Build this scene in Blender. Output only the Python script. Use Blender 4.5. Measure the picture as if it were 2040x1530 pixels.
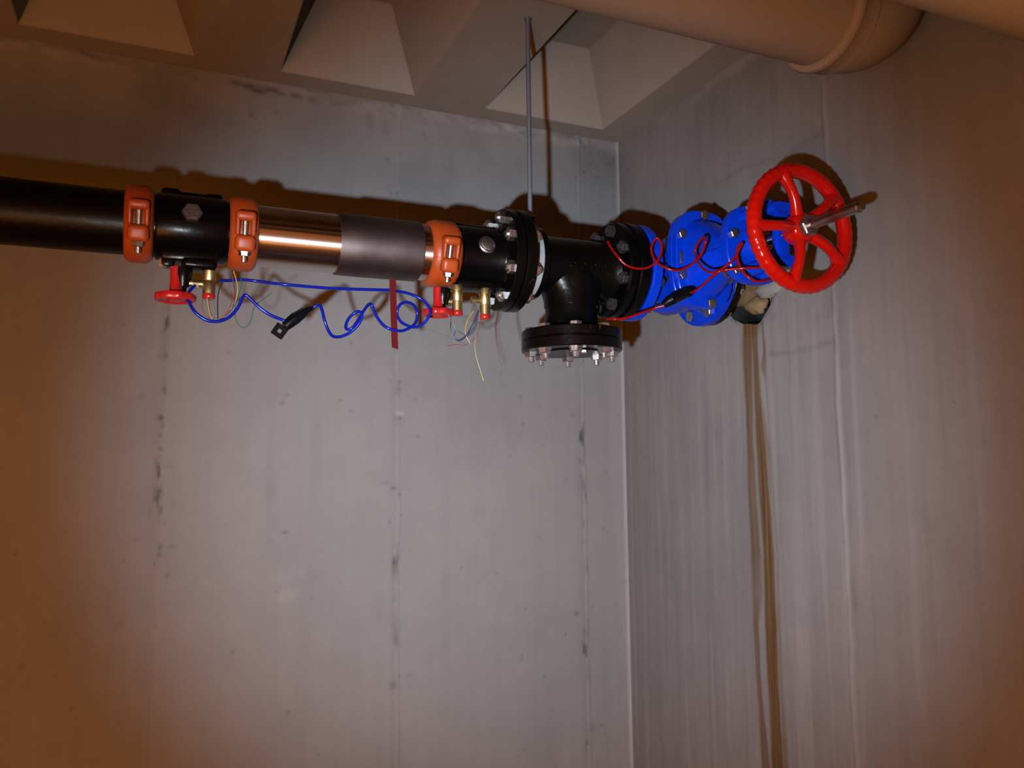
import bpy, bmesh, math, random
import numpy as np
from mathutils import Vector, Matrix, Quaternion

for o in list(bpy.data.objects):
    bpy.data.objects.remove(o, do_unlink=True)
scene = bpy.context.scene
COL = scene.collection
PI = math.pi
R = math.radians
random.seed(7)

# ------------------------------------------------------------------ camera
# room frame: x runs along the back wall, y into it, z up; the floor is z = 0
CAM = Vector((0, 0, 1.5))
yaw, pitch, roll = R(23.9), R(5.59), R(-0.61)
fwd = Vector((math.sin(yaw) * math.cos(pitch), math.cos(yaw) * math.cos(pitch), math.sin(pitch)))
r0 = Vector((math.cos(yaw), -math.sin(yaw), 0))
u0 = r0.cross(fwd)
cr = r0 * math.cos(roll) + u0 * math.sin(roll)
cu = -r0 * math.sin(roll) + u0 * math.cos(roll)
cd = bpy.data.cameras.new('camera')
cd.sensor_fit = 'HORIZONTAL'
cd.sensor_width = 36.0
cd.lens = 1600.0 / 2040.0 * 36.0
cd.clip_start = 0.02
cam = bpy.data.objects.new('camera', cd)
COL.objects.link(cam)
mw = Matrix((cr, cu, -fwd)).transposed().to_4x4()
mw.translation = CAM
cam.matrix_world = mw
scene.camera = cam

# ------------------------------------------------------------------ world: dim warm light of the room behind the camera
w = bpy.data.worlds.new('dim_warm_room')
scene.world = w
w.use_nodes = True
bg = w.node_tree.nodes['Background']
bg.inputs['Color'].default_value = (1.0, 0.27, 0.04, 1)
bg.inputs['Strength'].default_value = 0.50

# ------------------------------------------------------------------ hand torch just left of and below the camera: hot spot and wide spill
def torch(name, energy, half, col, size, sc=(1, 1, 1)):
    ld = bpy.data.lights.new(name, 'SPOT')
    ld.energy = energy
    ld.color = col
    ld.shadow_soft_size = size
    ld.spot_size = R(2 * half)
    ld.spot_blend = 1.0
    o = bpy.data.objects.new(name, ld)
    COL.objects.link(o)
    o.location = (-0.16, 0.05, 1.37)
    aim = Vector((1.03, 2.1, 1.56)) - o.location
    o.rotation_euler = aim.to_track_quat('-Z', 'Y').to_euler()
    o.scale = sc
    return o


torch('torch', 186, 33.4, (0.745, 0.89, 1.03), 0.018)
torch('torch_spill', 15, 70, (1.0, 0.93, 0.80), 0.018)
# warm lamp of the room, low to the left behind the camera
ld = bpy.data.lights.new('room_lamp', 'POINT')
ld.energy = 74
ld.color = (1.0, 0.31, 0.012)
ld.shadow_soft_size = 0.5
lamp = bpy.data.objects.new('room_lamp', ld)
COL.objects.link(lamp)
lamp.location = (-0.95, -0.45, 0.75)

scene.cycles.diffuse_bounces = 0

vs = scene.view_settings
scene.display_settings.display_device = 'sRGB'
vs.view_transform = 'Standard'
vs.look = 'None'
vs.exposure = -0.06
vs.gamma = 1.0
vs.use_curve_mapping = False


# ------------------------------------------------------------------ mesh helpers
def frame(axis):
    a = Vector(axis).normalized()
    h = Vector((0, 0, 1)) if abs(a.z) < 0.9 else Vector((1, 0, 0))
    e1 = h.cross(a).normalized()
    e2 = a.cross(e1)
    return a, e1, e2


class MB:
    def __init__(self):
        self.v = []
        self.f = []

    def add(self, vs_, fs_):
        n = len(self.v)
        self.v += [tuple(p) for p in vs_]
        self.f += [tuple(i + n for i in q) for q in fs_]
        return self

    def lathe(self, prof, org=(0, 0, 0), axis=(1, 0, 0), seg=40, a0=0.0, a1=2 * PI, phase=0.0):
        """prof: list of (distance along the axis, radius)"""
        a, e1, e2 = frame(axis)
        org = Vector(org)
        full = abs(a1 - a0 - 2 * PI) < 1e-6
        n = seg if full else seg + 1
        vs_, fs_, rings = [], [], []
        for d, rr in prof:
            if rr < 1e-7 and full:
                rings.append([len(vs_)])
                vs_.append(org + a * d)
            else:
                ids = []
                for k in range(n):
                    t = phase + a0 + (a1 - a0) * k / seg
                    ids.append(len(vs_))
                    vs_.append(org + a * d + (e1 * math.cos(t) + e2 * math.sin(t)) * rr)
                rings.append(ids)
        for A, B in zip(rings[:-1], rings[1:]):
            m = seg
            for k in range(m):
                k2 = (k + 1) % n if full else k + 1
                if len(A) == 1 and len(B) == 1:
                    continue
                if len(A) == 1:
                    fs_.append((A[0], B[k], B[k2]))
                elif len(B) == 1:
                    fs_.append((A[k], B[0], A[k2]))
                else:
                    fs_.append((A[k], B[k], B[k2], A[k2]))
        if not full:   # close the two cut ends (the profile is a closed loop)
            fs_.append(tuple(rg[0] for rg in rings))
            fs_.append(tuple(rg[-1] for rg in reversed(rings)))
        return self.add(vs_, fs_)

    def cyl(self, p0, p1, r, seg=24, ch=0.0, r1=None):
        p0, p1 = Vector(p0), Vector(p1)
        L = (p1 - p0).length
        r1 = r if r1 is None else r1
        if ch > 0:
            prof = [(0, 0), (0, r - ch), (ch, r), (L - ch, r1), (L, r1 - ch), (L, 0)]
        else:
            prof = [(0, 0), (0, r), (L, r1), (L, 0)]
        return self.lathe(prof, p0, p1 - p0, seg)

    def box(self, c, s, rot=None, bev=0.0, seg=2):
        bm = bmesh.new()
        bmesh.ops.create_cube(bm, size=1.0)
        for q in bm.verts:
            q.co = Vector((q.co.x * s[0], q.co.y * s[1], q.co.z * s[2]))
        if bev > 0:
            bmesh.ops.bevel(bm, geom=list(bm.edges), offset=bev, segments=seg, affect='EDGES', profile=0.5)
        bm.verts.index_update()
        M = rot if rot is not None else Matrix.Identity(3)
        vs_ = [M @ q.co + Vector(c) for q in bm.verts]
        fs_ = [tuple(q.index for q in f.verts) for f in bm.faces]
        bm.free()
        return self.add(vs_, fs_)

    def tube(self, pts, r, seg=8, closed=False):
        pts = [Vector(p) for p in pts]
        n = len(pts)
        rr = r if isinstance(r, (list, tuple)) else [r] * n
        T = []
        for i in range(n):
            if closed:
                t = pts[(i + 1) % n] - pts[i - 1]
            else:
                t = pts[min(i + 1, n - 1)] - pts[max(i - 1, 0)]
            T.append(t.normalized())
        nrm = frame(T[0])[1]
        vs_, fs_ = [], []
        for i in range(n):
            nrm = (nrm - T[i] * nrm.dot(T[i])).normalized()
            b = T[i].cross(nrm)
            for k in range(seg):
                t = 2 * PI * k / seg
                vs_.append(pts[i] + (nrm * math.cos(t) + b * math.sin(t)) * rr[i])
        m = n if closed else n - 1
        for i in range(m):
            j = (i + 1) % n
            for k in range(seg):
                k2 = (k + 1) % seg
                fs_.append((i * seg + k, i * seg + k2, j * seg + k2, j * seg + k))
        if not closed:
            fs_.append(tuple(reversed(range(seg))))
            fs_.append(tuple((n - 1) * seg + k for k in range(seg)))
        return self.add(vs_, fs_)

    def loft(self, secs, cap=True):
        n = len(secs[0])
        vs_, fs_ = [], []
        for s in secs:
            vs_ += list(s)
        for i in range(len(secs) - 1):
            for k in range(n):
                k2 = (k + 1) % n
                fs_.append((i * n + k, i * n + k2, (i + 1) * n + k2, (i + 1) * n + k))
        if cap:
            fs_.append(tuple(reversed(range(n))))
            fs_.append(tuple((len(secs) - 1) * n + k for k in range(n)))
        return self.add(vs_, fs_)

    def mesh(self, name, mat, org=(0, 0, 0), angle=38, smooth=True):
        me = bpy.data.meshes.new(name)
        o = Vector(org)
        me.from_pydata([Vector(p) - o for p in self.v], [], self.f)
        me.update()
        bm = bmesh.new()
        bm.from_mesh(me)
        bmesh.ops.recalc_face_normals(bm, faces=bm.faces)
        bm.to_mesh(me)
        bm.free()
        if smooth:
            me.polygons.foreach_set('use_smooth', [True] * len(me.polygons))
            me.set_sharp_from_angle(angle=R(angle))
        me.materials.append(mat)
        return me

    def obj(self, name, mat, parent=None, org=None, angle=38, smooth=True):
        """one mesh object; vertices are given in room coordinates, origin at org (or the parent's)"""
        if org is None:
            org = world_loc(parent) if parent else (0, 0, 0)
        o = bpy.data.objects.new(name, self.mesh(name, mat, org, angle, smooth))
        COL.objects.link(o)
        if parent:
            o.parent = parent
            o.location = Vector(org) - Vector(world_loc(parent))
        else:
            o.location = org
        return o


def world_loc(o):
    p = Vector((0, 0, 0))
    while o:
        p = p + o.location
        o = o.parent
    return p


def tag(o, label=None, cat=None, group=None, kind=None):
    if label: o['label'] = label
    if cat: o['category'] = cat
    if group: o['group'] = group
    if kind: o['kind'] = kind
    return o


def thing(name, loc, label, cat, group=None):
    o = bpy.data.objects.new(name, None)
    o.empty_display_size = 0.05
    COL.objects.link(o)
    o.location = loc
    return tag(o, label, cat, group)


def spline(pts, n=6):
    """Catmull-Rom through pts"""
    P = [Vector(p) for p in pts]
    P = [P[0] * 2 - P[1]] + P + [P[-1] * 2 - P[-2]]
    out = []
    for i in range(1, len(P) - 2):
        a, b, c, d = P[i - 1], P[i], P[i + 1], P[i + 2]
        for k in range(n):
            t = k / n
            out.append(0.5 * ((2 * b) + (c - a) * t + (2 * a - 5 * b + 4 * c - d) * t * t + (3 * b - a - 3 * c + d) * t ** 3))
    out.append(P[-2])
    return out


def ring_prof(x0, x1, ri, ro, ch=0.0015):
    return [(x0, ri), (x0, ro - ch), (x0 + ch, ro), (x1 - ch, ro), (x1, ro - ch), (x1, ri), (x0, ri)]


def disc_prof(x0, x1, ro, ch=0.0015):
    return [(x0, 0), (x0, ro - ch), (x0 + ch, ro), (x1 - ch, ro), (x1, ro - ch), (x1, 0)]


def superell(cx, cz, hx, hz, y, n=40, e=2.6):
    out = []
    for k in range(n):
        t = 2 * PI * k / n
        c, s = math.cos(t), math.sin(t)
        out.append(Vector((cx + hx * math.copysign(abs(c) ** (2 / e), c), y, cz + hz * math.copysign(abs(s) ** (2 / e), s))))
    return out


# ------------------------------------------------------------------ materials
def new_mat(name):
    m = bpy.data.materials.new(name)
    m.use_nodes = True
    nt = m.node_tree
    return m, nt, nt.nodes['Principled BSDF']


def nd(nt, kind, **kw):
    n = nt.nodes.new(kind)
    for k, v in kw.items():
        setattr(n, k, v)
    return n


def ramp(nt, src, stops):
    n = nd(nt, 'ShaderNodeValToRGB')
    el = n.color_ramp.elements
    while len(el) < len(stops):
        el.new(0.5)
    for e, (p, c) in zip(el, stops):
        e.position = p
        e.color = c if len(c) == 4 else (*c, 1)
    nt.links.new(src, n.inputs[0])
    return n.outputs[0]


def noise(nt, vec, scale, detail=4, rough=0.55):
    n = nd(nt, 'ShaderNodeTexNoise')
    n.inputs['Scale'].default_value = scale
    n.inputs['Detail'].default_value = detail
    n.inputs['Roughness'].default_value = rough
    if vec is not None:
        nt.links.new(vec, n.inputs['Vector'])
    return n.outputs['Fac']


def mix(nt, fac, a, b, mode='MIX'):
    n = nd(nt, 'ShaderNodeMix', data_type='RGBA', blend_type=mode)
    for s, v in ((0, fac), (6, a), (7, b)):
        if hasattr(v, 'is_linked') or isinstance(v, bpy.types.NodeSocket):
            nt.links.new(v, n.inputs[s])
        elif s == 0:
            n.inputs[0].default_value = v
        else:
            n.inputs[s].default_value = v if len(v) == 4 else (*v, 1)
    return n.outputs[2]


def mth(nt, op, a, b=None, clamp=False):
    n = nd(nt, 'ShaderNodeMath', operation=op, use_clamp=clamp)
    for i, v in enumerate((a, b)):
        if v is None: continue
        if isinstance(v, bpy.types.NodeSocket): nt.links.new(v, n.inputs[i])
        else: n.inputs[i].default_value = v
    return n.outputs[0]


def paint(name, col, rough=0.3, metal=0.0, var=0.25, vscale=30, bump=0.15, bscale=120, coat=0.0, speck=None, spec=0.5):
    m, nt, b = new_mat(name)
    tc = nd(nt, 'ShaderNodeTexCoord').outputs['Object']
    f = noise(nt, tc, vscale, 5)
    c2 = tuple(x * (1 - var) for x in col)
    c = ramp(nt, f, [(0.3, c2), (0.7, col)])
    if speck:
        sc, thr, scol = speck
        g = noise(nt, tc, sc, 6, 0.65)
        c = mix(nt, ramp(nt, g, [(thr, (0, 0, 0)), (thr + 0.05, (1, 1, 1))]), c, scol)
    nt.links.new(c, b.inputs['Base Color'])
    b.inputs['Metallic'].default_value = metal
    b.inputs['Specular IOR Level'].default_value = spec
    rr = noise(nt, tc, vscale * 2.3, 4)
    mr = nd(nt, 'ShaderNodeMapRange')
    nt.links.new(rr, mr.inputs[0])
    mr.inputs[3].default_value = rough * 0.75
    mr.inputs[4].default_value = rough * 1.25
    nt.links.new(mr.outputs[0], b.inputs['Roughness'])
    if coat:
        b.inputs['Coat Weight'].default_value = coat
        b.inputs['Coat Roughness'].default_value = 0.08
    if bump:
        bn = nd(nt, 'ShaderNodeBump')
        bn.inputs['Strength'].default_value = bump
        bn.inputs['Distance'].default_value = 0.002
        nt.links.new(noise(nt, tc, bscale, 4), bn.inputs['Height'])
        nt.links.new(bn.outputs[0], b.inputs['Normal'])
    return m


def turned(name, col, rough, aniso, var=0.08):
    """steel with grooves round the pipe: the shine stretches along the pipe"""
    m, nt, b = new_mat(name)
    tc = nd(nt, 'ShaderNodeTexCoord').outputs['Object']
    f = noise(nt, tc, 14, 5)
    nt.links.new(ramp(nt, f, [(0.3, tuple(x * (1 - var) for x in col)), (0.7, col)]), b.inputs['Base Color'])
    b.inputs['Metallic'].default_value = 1.0
    b.inputs['Roughness'].default_value = rough
    b.inputs['Anisotropic'].default_value = aniso
    b.inputs['Anisotropic Rotation'].default_value = 0.25
    tg = nd(nt, 'ShaderNodeTangent', direction_type='RADIAL', axis='X')
    nt.links.new(tg.outputs[0], b.inputs['Tangent'])
    return m


def concrete(name, ca, cb, attrs=False, streak=0.5):
    m, nt, b = new_mat(name)
    tc = nd(nt, 'ShaderNodeTexCoord').outputs['Object']
    big = noise(nt, tc, 2.2, 5, 0.55)
    c = ramp(nt, big, [(0.32, ca), (0.68, cb)])
    mp = nd(nt, 'ShaderNodeMapping')
    mp.inputs['Scale'].default_value = (26, 26, 1.1)
    nt.links.new(tc, mp.inputs[0])
    st = noise(nt, mp.outputs[0], 1.0, 5, 0.6)
    c = mix(nt, streak, c, ramp(nt, st, [(0.3, (0.80, 0.80, 0.81)), (0.55, (1, 1, 1)), (0.8, (1.08, 1.07, 1.07))]), 'MULTIPLY')
    mid = noise(nt, tc, 11, 6, 0.65)
    c = mix(nt, 0.28, c, ramp(nt, mid, [(0.3, (0.86, 0.86, 0.87)), (0.6, (1.03, 1.03, 1.03))]), 'MULTIPLY')
    fine = noise(nt, tc, 90, 5, 0.7)
    c = mix(nt, 0.35, c, ramp(nt, fine, [(0.25, (0.84, 0.84, 0.83)), (0.5, (1, 1, 1))]), 'MULTIPLY')
    if attrs:
        brk = noise(nt, tc, 60, 6, 0.7)
        at = nd(nt, 'ShaderNodeAttribute', attribute_name='dirt_shade').outputs['Fac']
        fac = mth(nt, 'MULTIPLY', at, ramp(nt, brk, [(0.25, (0.5, 0.5, 0.5)), (0.6, (1, 1, 1))]), True)
        c = mix(nt, fac, c, (0.07, 0.073, 0.075))
        pa = nd(nt, 'ShaderNodeAttribute', attribute_name='pale').outputs['Fac']
        c = mix(nt, mth(nt, 'MULTIPLY', pa, 1.0, True), c, (0.42, 0.41, 0.41))
        ru = nd(nt, 'ShaderNodeAttribute', attribute_name='rust').outputs['Fac']
        mp2 = nd(nt, 'ShaderNodeMapping')
        mp2.inputs['Scale'].default_value = (120, 120, 3)
        nt.links.new(tc, mp2.inputs[0])
        rs = noise(nt, mp2.outputs[0], 1.0, 5, 0.65)
        rcol = ramp(nt, rs, [(0.3, (0.070, 0.026, 0.003)), (0.5, (0.125, 0.059, 0.010)), (0.72, (0.19, 0.115, 0.035))])
        c = mix(nt, mth(nt, 'MULTIPLY', ru, ramp(nt, rs, [(0.2, (1, 1, 1)), (0.75, (0.85, 0.85, 0.85))]), True), c, rcol)
    nt.links.new(c, b.inputs['Base Color'])
    b.inputs['Roughness'].default_value = 0.82
    b.inputs['Specular IOR Level'].default_value = 0.25
    bn = nd(nt, 'ShaderNodeBump')
    bn.inputs['Strength'].default_value = 0.16
    bn.inputs['Distance'].default_value = 0.004
    hh = mth(nt, 'ADD', noise(nt, tc, 26, 8, 0.62), mth(nt, 'MULTIPLY', st, 0.5))
    nt.links.new(hh, bn.inputs['Height'])
    nt.links.new(bn.outputs[0], b.inputs['Normal'])
    return m


M = {}
M['wall'] = concrete('cast_concrete', (0.262, 0.256, 0.255), (0.300, 0.290, 0.285), True, 0.22)
M['wall_r'] = concrete('cast_concrete_streaked', (0.236, 0.229, 0.232), (0.276, 0.266, 0.265), True, 0.36)
M['ceiling'] = concrete('painted_concrete', (0.315, 0.288, 0.258), (0.350, 0.316, 0.282), False, 0.12)
M['floor'] = concrete('floor_concrete', (0.09, 0.085, 0.08), (0.13, 0.12, 0.11), False, 0.0)
M['mortar'] = concrete('grey_mortar', (0.25, 0.245, 0.23), (0.34, 0.33, 0.315), False, 0.0)
M['dark_void'] = paint('dark_hollow', (0.018, 0.022, 0.024), 0.7, var=0.6, bump=0.9, bscale=60)  # near-black colour paints in the darkness of the hollow
M['rusty'] = paint('rusty_mortar', (0.30, 0.20, 0.10), 0.75, var=0.6, vscale=22, bump=1.0, bscale=70, speck=(35, 0.62, (0.09, 0.055, 0.03)))
M['black_pipe'] = paint('black_pipe_paint', (0.0035, 0.0028, 0.003), 0.34, var=0.3, bump=0.2, bscale=50, spec=0.17)
M['black'] = paint('black_epoxy', (0.0022, 0.002, 0.0022), 0.23, var=0.3, bump=0.14, bscale=70, spec=0.15)
M['black_cast'] = paint('black_cast_iron', (0.0032, 0.003, 0.0026), 0.25, var=0.35, bump=0.3, bscale=85, speck=(24, 0.66, (0.05, 0.026, 0.008)), spec=0.15)
M['orange'] = paint('orange_paint', (0.42, 0.062, 0.008), 0.42, var=0.2, bump=0.12, bscale=60)
M['red'] = paint('red_gloss_paint', (0.52, 0.006, 0.003), 0.16, var=0.12, bump=0.2, bscale=40, spec=0.4)
M['red_plastic'] = paint('red_plastic', (0.46, 0.012, 0.012), 0.25, var=0.1, bump=0)
M['strap'] = paint('dull_red_strap', (0.10, 0.007, 0.009), 0.7, var=0.2, bump=0.1, spec=0.06)
M['blue'] = paint('blue_epoxy', (0.0008, 0.040, 0.66), 0.22, var=0.10, bump=0.12, bscale=50, spec=0.25)
M['steel'] = paint('bright_zinc', (0.66, 0.66, 0.68), 0.34, 1.0, var=0.2, vscale=60, bump=0.2, bscale=200)
M['grey_steel'] = paint('grey_steel', (0.40, 0.37, 0.36), 0.42, 1.0, var=0.35, vscale=90, bump=0.2, bscale=200)
M['dark_bolt'] = paint('black_painted_bolt', (0.035, 0.033, 0.034), 0.28, var=0.4, vscale=60, bump=0.2, bscale=200)
M['stem'] = paint('turned_steel', (0.40, 0.37, 0.35), 0.24, 1.0, var=0.15, vscale=30, bump=0.0)
M['polished'] = turned('polished_steel', (0.66, 0.62, 0.60), 0.30, 0.98)
M['dull_steel'] = turned('dull_steel', (0.19, 0.155, 0.15), 0.55, 0.35, 0.45)
M['rod'] = paint('zinc_rod', (0.23, 0.26, 0.31), 0.5, 0.6, var=0.2, vscale=200, bump=0.0)
M['ring'] = paint('pale_grey_ring', (0.33, 0.35, 0.37), 0.45, var=0.1, bump=0.1)
M['brass'] = paint('brass', (0.62, 0.50, 0.25), 0.42, 1.0, var=0.3, vscale=70, bump=0.15, bscale=150)
M['blue_cable'] = paint('blue_cable', (0.003, 0.012, 0.28), 0.18, var=0.1, bump=0, spec=0.25)
M['red_cable'] = paint('red_cable', (0.27, 0.003, 0.004), 0.16, var=0.1, bump=0, spec=0.3)
M['plug'] = paint('black_plastic', (0.003, 0.0035, 0.005), 0.35, var=0.2, bump=0.1, spec=0.15)
M['pipe_beige'] = paint('beige_painted_pipe', (0.36, 0.295, 0.24), 0.6, var=0.08, vscale=8, bump=0.12, bscale=40)
M['pipe_beige_lit'] = paint('beige_painted_pipe_lit', (0.52, 0.45, 0.36), 0.6, var=0.08, vscale=8, bump=0.12, bscale=40)  # same beige paint, lightened to stand in for light this pipe lacks
for nm, c in (('black', (0.02, 0.018, 0.02)), ('yellow', (0.45, 0.38, 0.06)), ('green', (0.03, 0.11, 0.075)), ('purple', (0.10, 0.055, 0.12)),
              ('red', (0.30, 0.05, 0.05)), ('blue', (0.03, 0.04, 0.20)), ('brown', (0.075, 0.032, 0.012)), ('grey', (0.16, 0.15, 0.16))):
    M['w_' + nm] = paint(nm + '_wire', c, 0.4, var=0.1, bump=0)


# ------------------------------------------------------------------ numpy value noise for the cast surfaces
def vnoise(u, v, seed):
    rng = np.random.RandomState(seed)
    T = rng.rand(256, 256)
    iu, iv = np.floor(u).astype(int), np.floor(v).astype(int)
    fu, fv = u - iu, v - iv
    fu = fu * fu * (3 - 2 * fu); fv = fv * fv * (3 - 2 * fv)
    g = lambda a, b: T[a % 256, b % 256]
    return (g(iu, iv) * (1 - fu) + g(iu + 1, iv) * fu) * (1 - fv) + (g(iu, iv + 1) * (1 - fu) + g(iu + 1, iv + 1) * fu) * fv


def fbm(u, v, seed, o=4):
    s, a, t = 0, 0.5, 0
    for k in range(o):
        s = s + a * vnoise(u * 2 ** k, v * 2 ** k, seed + k); t += a; a *= 0.5
    return s / t


def lines(*segs):
    out = []
    for a, b, st in segs:
        out += list(np.arange(a, b - st * 0.5, st))
    out.append(segs[-1][1])
    return np.array(out)


def sstep(a, b, x):
    t = np.clip((x - a) / (b - a), 0, 1)
    return t * t * (3 - 2 * t)


def wall_obj(name, mat, us, vs_, to3, h, attrs, keep, depth, out_dir, snap=None):
    """displaced front face (grid us x vs_) with a slab behind it"""
    U, V = np.meshgrid(us, vs_, indexing='ij')
    P = to3(U, V, h)
    nu, nv = U.shape
    idx = np.arange(nu * nv).reshape(nu, nv)
    q = np.stack([idx[:-1, :-1], idx[1:, :-1], idx[1:, 1:], idx[:-1, 1:]], -1).reshape(-1, 4)
    cu_ = 0.25 * (U[:-1, :-1] + U[1:, :-1] + U[1:, 1:] + U[:-1, 1:]).reshape(-1)
    cv_ = 0.25 * (V[:-1, :-1] + V[1:, :-1] + V[1:, 1:] + V[:-1, 1:]).reshape(-1)
    q = q[keep(cu_, cv_)]
    if snap:
        snap(P, U, V)
    verts = P.reshape(-1, 3)
    # slab rim and back
    B = verts + np.array(out_dir) * depth
    c = [idx[0, 0], idx[-1, 0], idx[-1, -1], idx[0, -1]]
    base = len(verts)
    verts = np.vstack([verts, B[c]])
    faces = q.tolist()
    border = [list(idx[:, 0]), list(idx[-1, :]), list(idx[::-1, -1]), list(idx[0, ::-1])]
    for k, ed in enumerate(border):
        faces.append([int(i) for i in ed[::-1]] + [base + k, base + (k + 1) % 4])
    faces.append([base, base + 3, base + 2, base + 1])
    me = bpy.data.meshes.new(name)
    me.from_pydata(verts.tolist(), [], faces)
    me.update()
    bm = bmesh.new(); bm.from_mesh(me); bmesh.ops.recalc_face_normals(bm, faces=bm.faces); bm.to_mesh(me); bm.free()
    for an, av in attrs.items():
        a = me.attributes.new(an, 'FLOAT', 'POINT')
        a.data.foreach_set('value', np.concatenate([av.reshape(-1), np.zeros(4)]).astype(np.float32))
    me.polygons.foreach_set('use_smooth', [True] * len(q) + [False] * 5)
    me.materials.append(mat)
    o = bpy.data.objects.new(name, me)
    COL.objects.link(o)
    return tag(o, kind='structure')


XW, YW, ZC = 1.31, 2.10, 2.50          # right wall, back wall, soffit
XL, YF = -1.7, -0.7                    # how far the shell goes on to the left and behind the camera

# ---- back wall
us = lines((XL, -0.45, 0.05), (-0.45, -0.02, 0.006), (-0.02, 0.04, 0.003), (0.04, 0.56, 0.006), (0.56, 0.63, 0.003), (0.63, 1.12, 0.006), (1.12, 1.19, 0.003), (1.19, 1.27, 0.006), (1.27, XW + 0.10, 0.003))
vs_ = lines((-0.1, 0.55, 0.05), (0.55, ZC + 0.06, 0.0055))
U, V = np.meshgrid(us, vs_, indexing='ij')
dirt_shade = np.zeros_like(U); pale = np.zeros_like(U); h = np.zeros_like(U)
h += 0.003 * (fbm(U * 2.2, V * 2.2, 3) - 0.5) + 0.0012 * (fbm(U * 14, V * 14, 5) - 0.5)
SEAM = [(lambda v: 0.0155 - 0.0205 * (1.75 - v) / 1.0 * 1.0, 21, 0.95), (lambda v: 0.594 + 0 * v, 22, 0.6), (lambda v: 1.161 + 0 * v, 23, 0.75)]
for fx, sd, amt in SEAM:
    d = U - fx(V) - 0.007 * (fbm(U * 0 + 3.1, V * 18, sd) - 0.5)
    rough = fbm(U * 60, V * 26, sd + 40)
    band = np.exp(-(d / 0.006) ** 2)
    dirt_shade += 0.10 * np.exp(-((d + 0.011) / 0.010) ** 2) * sstep(2.0, 1.8, V)
    patch = sstep(0.50, 0.66, fbm(U * 0 + 9.7, V * 7, sd + 60)) * sstep(2.0, 1.75, V)
    dirt_shade += amt * band * (0.15 + 0.9 * patch * sstep(0.40, 0.62, rough))
    dirt_shade += amt * 0.55 * np.exp(-((d + 0.009) / 0.011) ** 2) * patch * sstep(0.50, 0.66, rough)
    h += 0.0024 * np.exp(-(d / 0.0035) ** 2) * (0.3 + rough) + 0.0013 * sstep(-0.002, 0.002, d)
    h -= 0.0045 * np.exp(-((d + 0.004) / 0.007) ** 2) * patch * sstep(0.46, 0.62, rough)
    pale += 0.22 * np.exp(-((d - 0.004) / 0.004) ** 2) * (0.3 + 0.7 * fbm(U * 0 + 1.7, V * 12, sd + 80))
    h -= 0.0013 * sstep(fx(V) + 0.2, fx(V) + 0.5, U)
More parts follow.
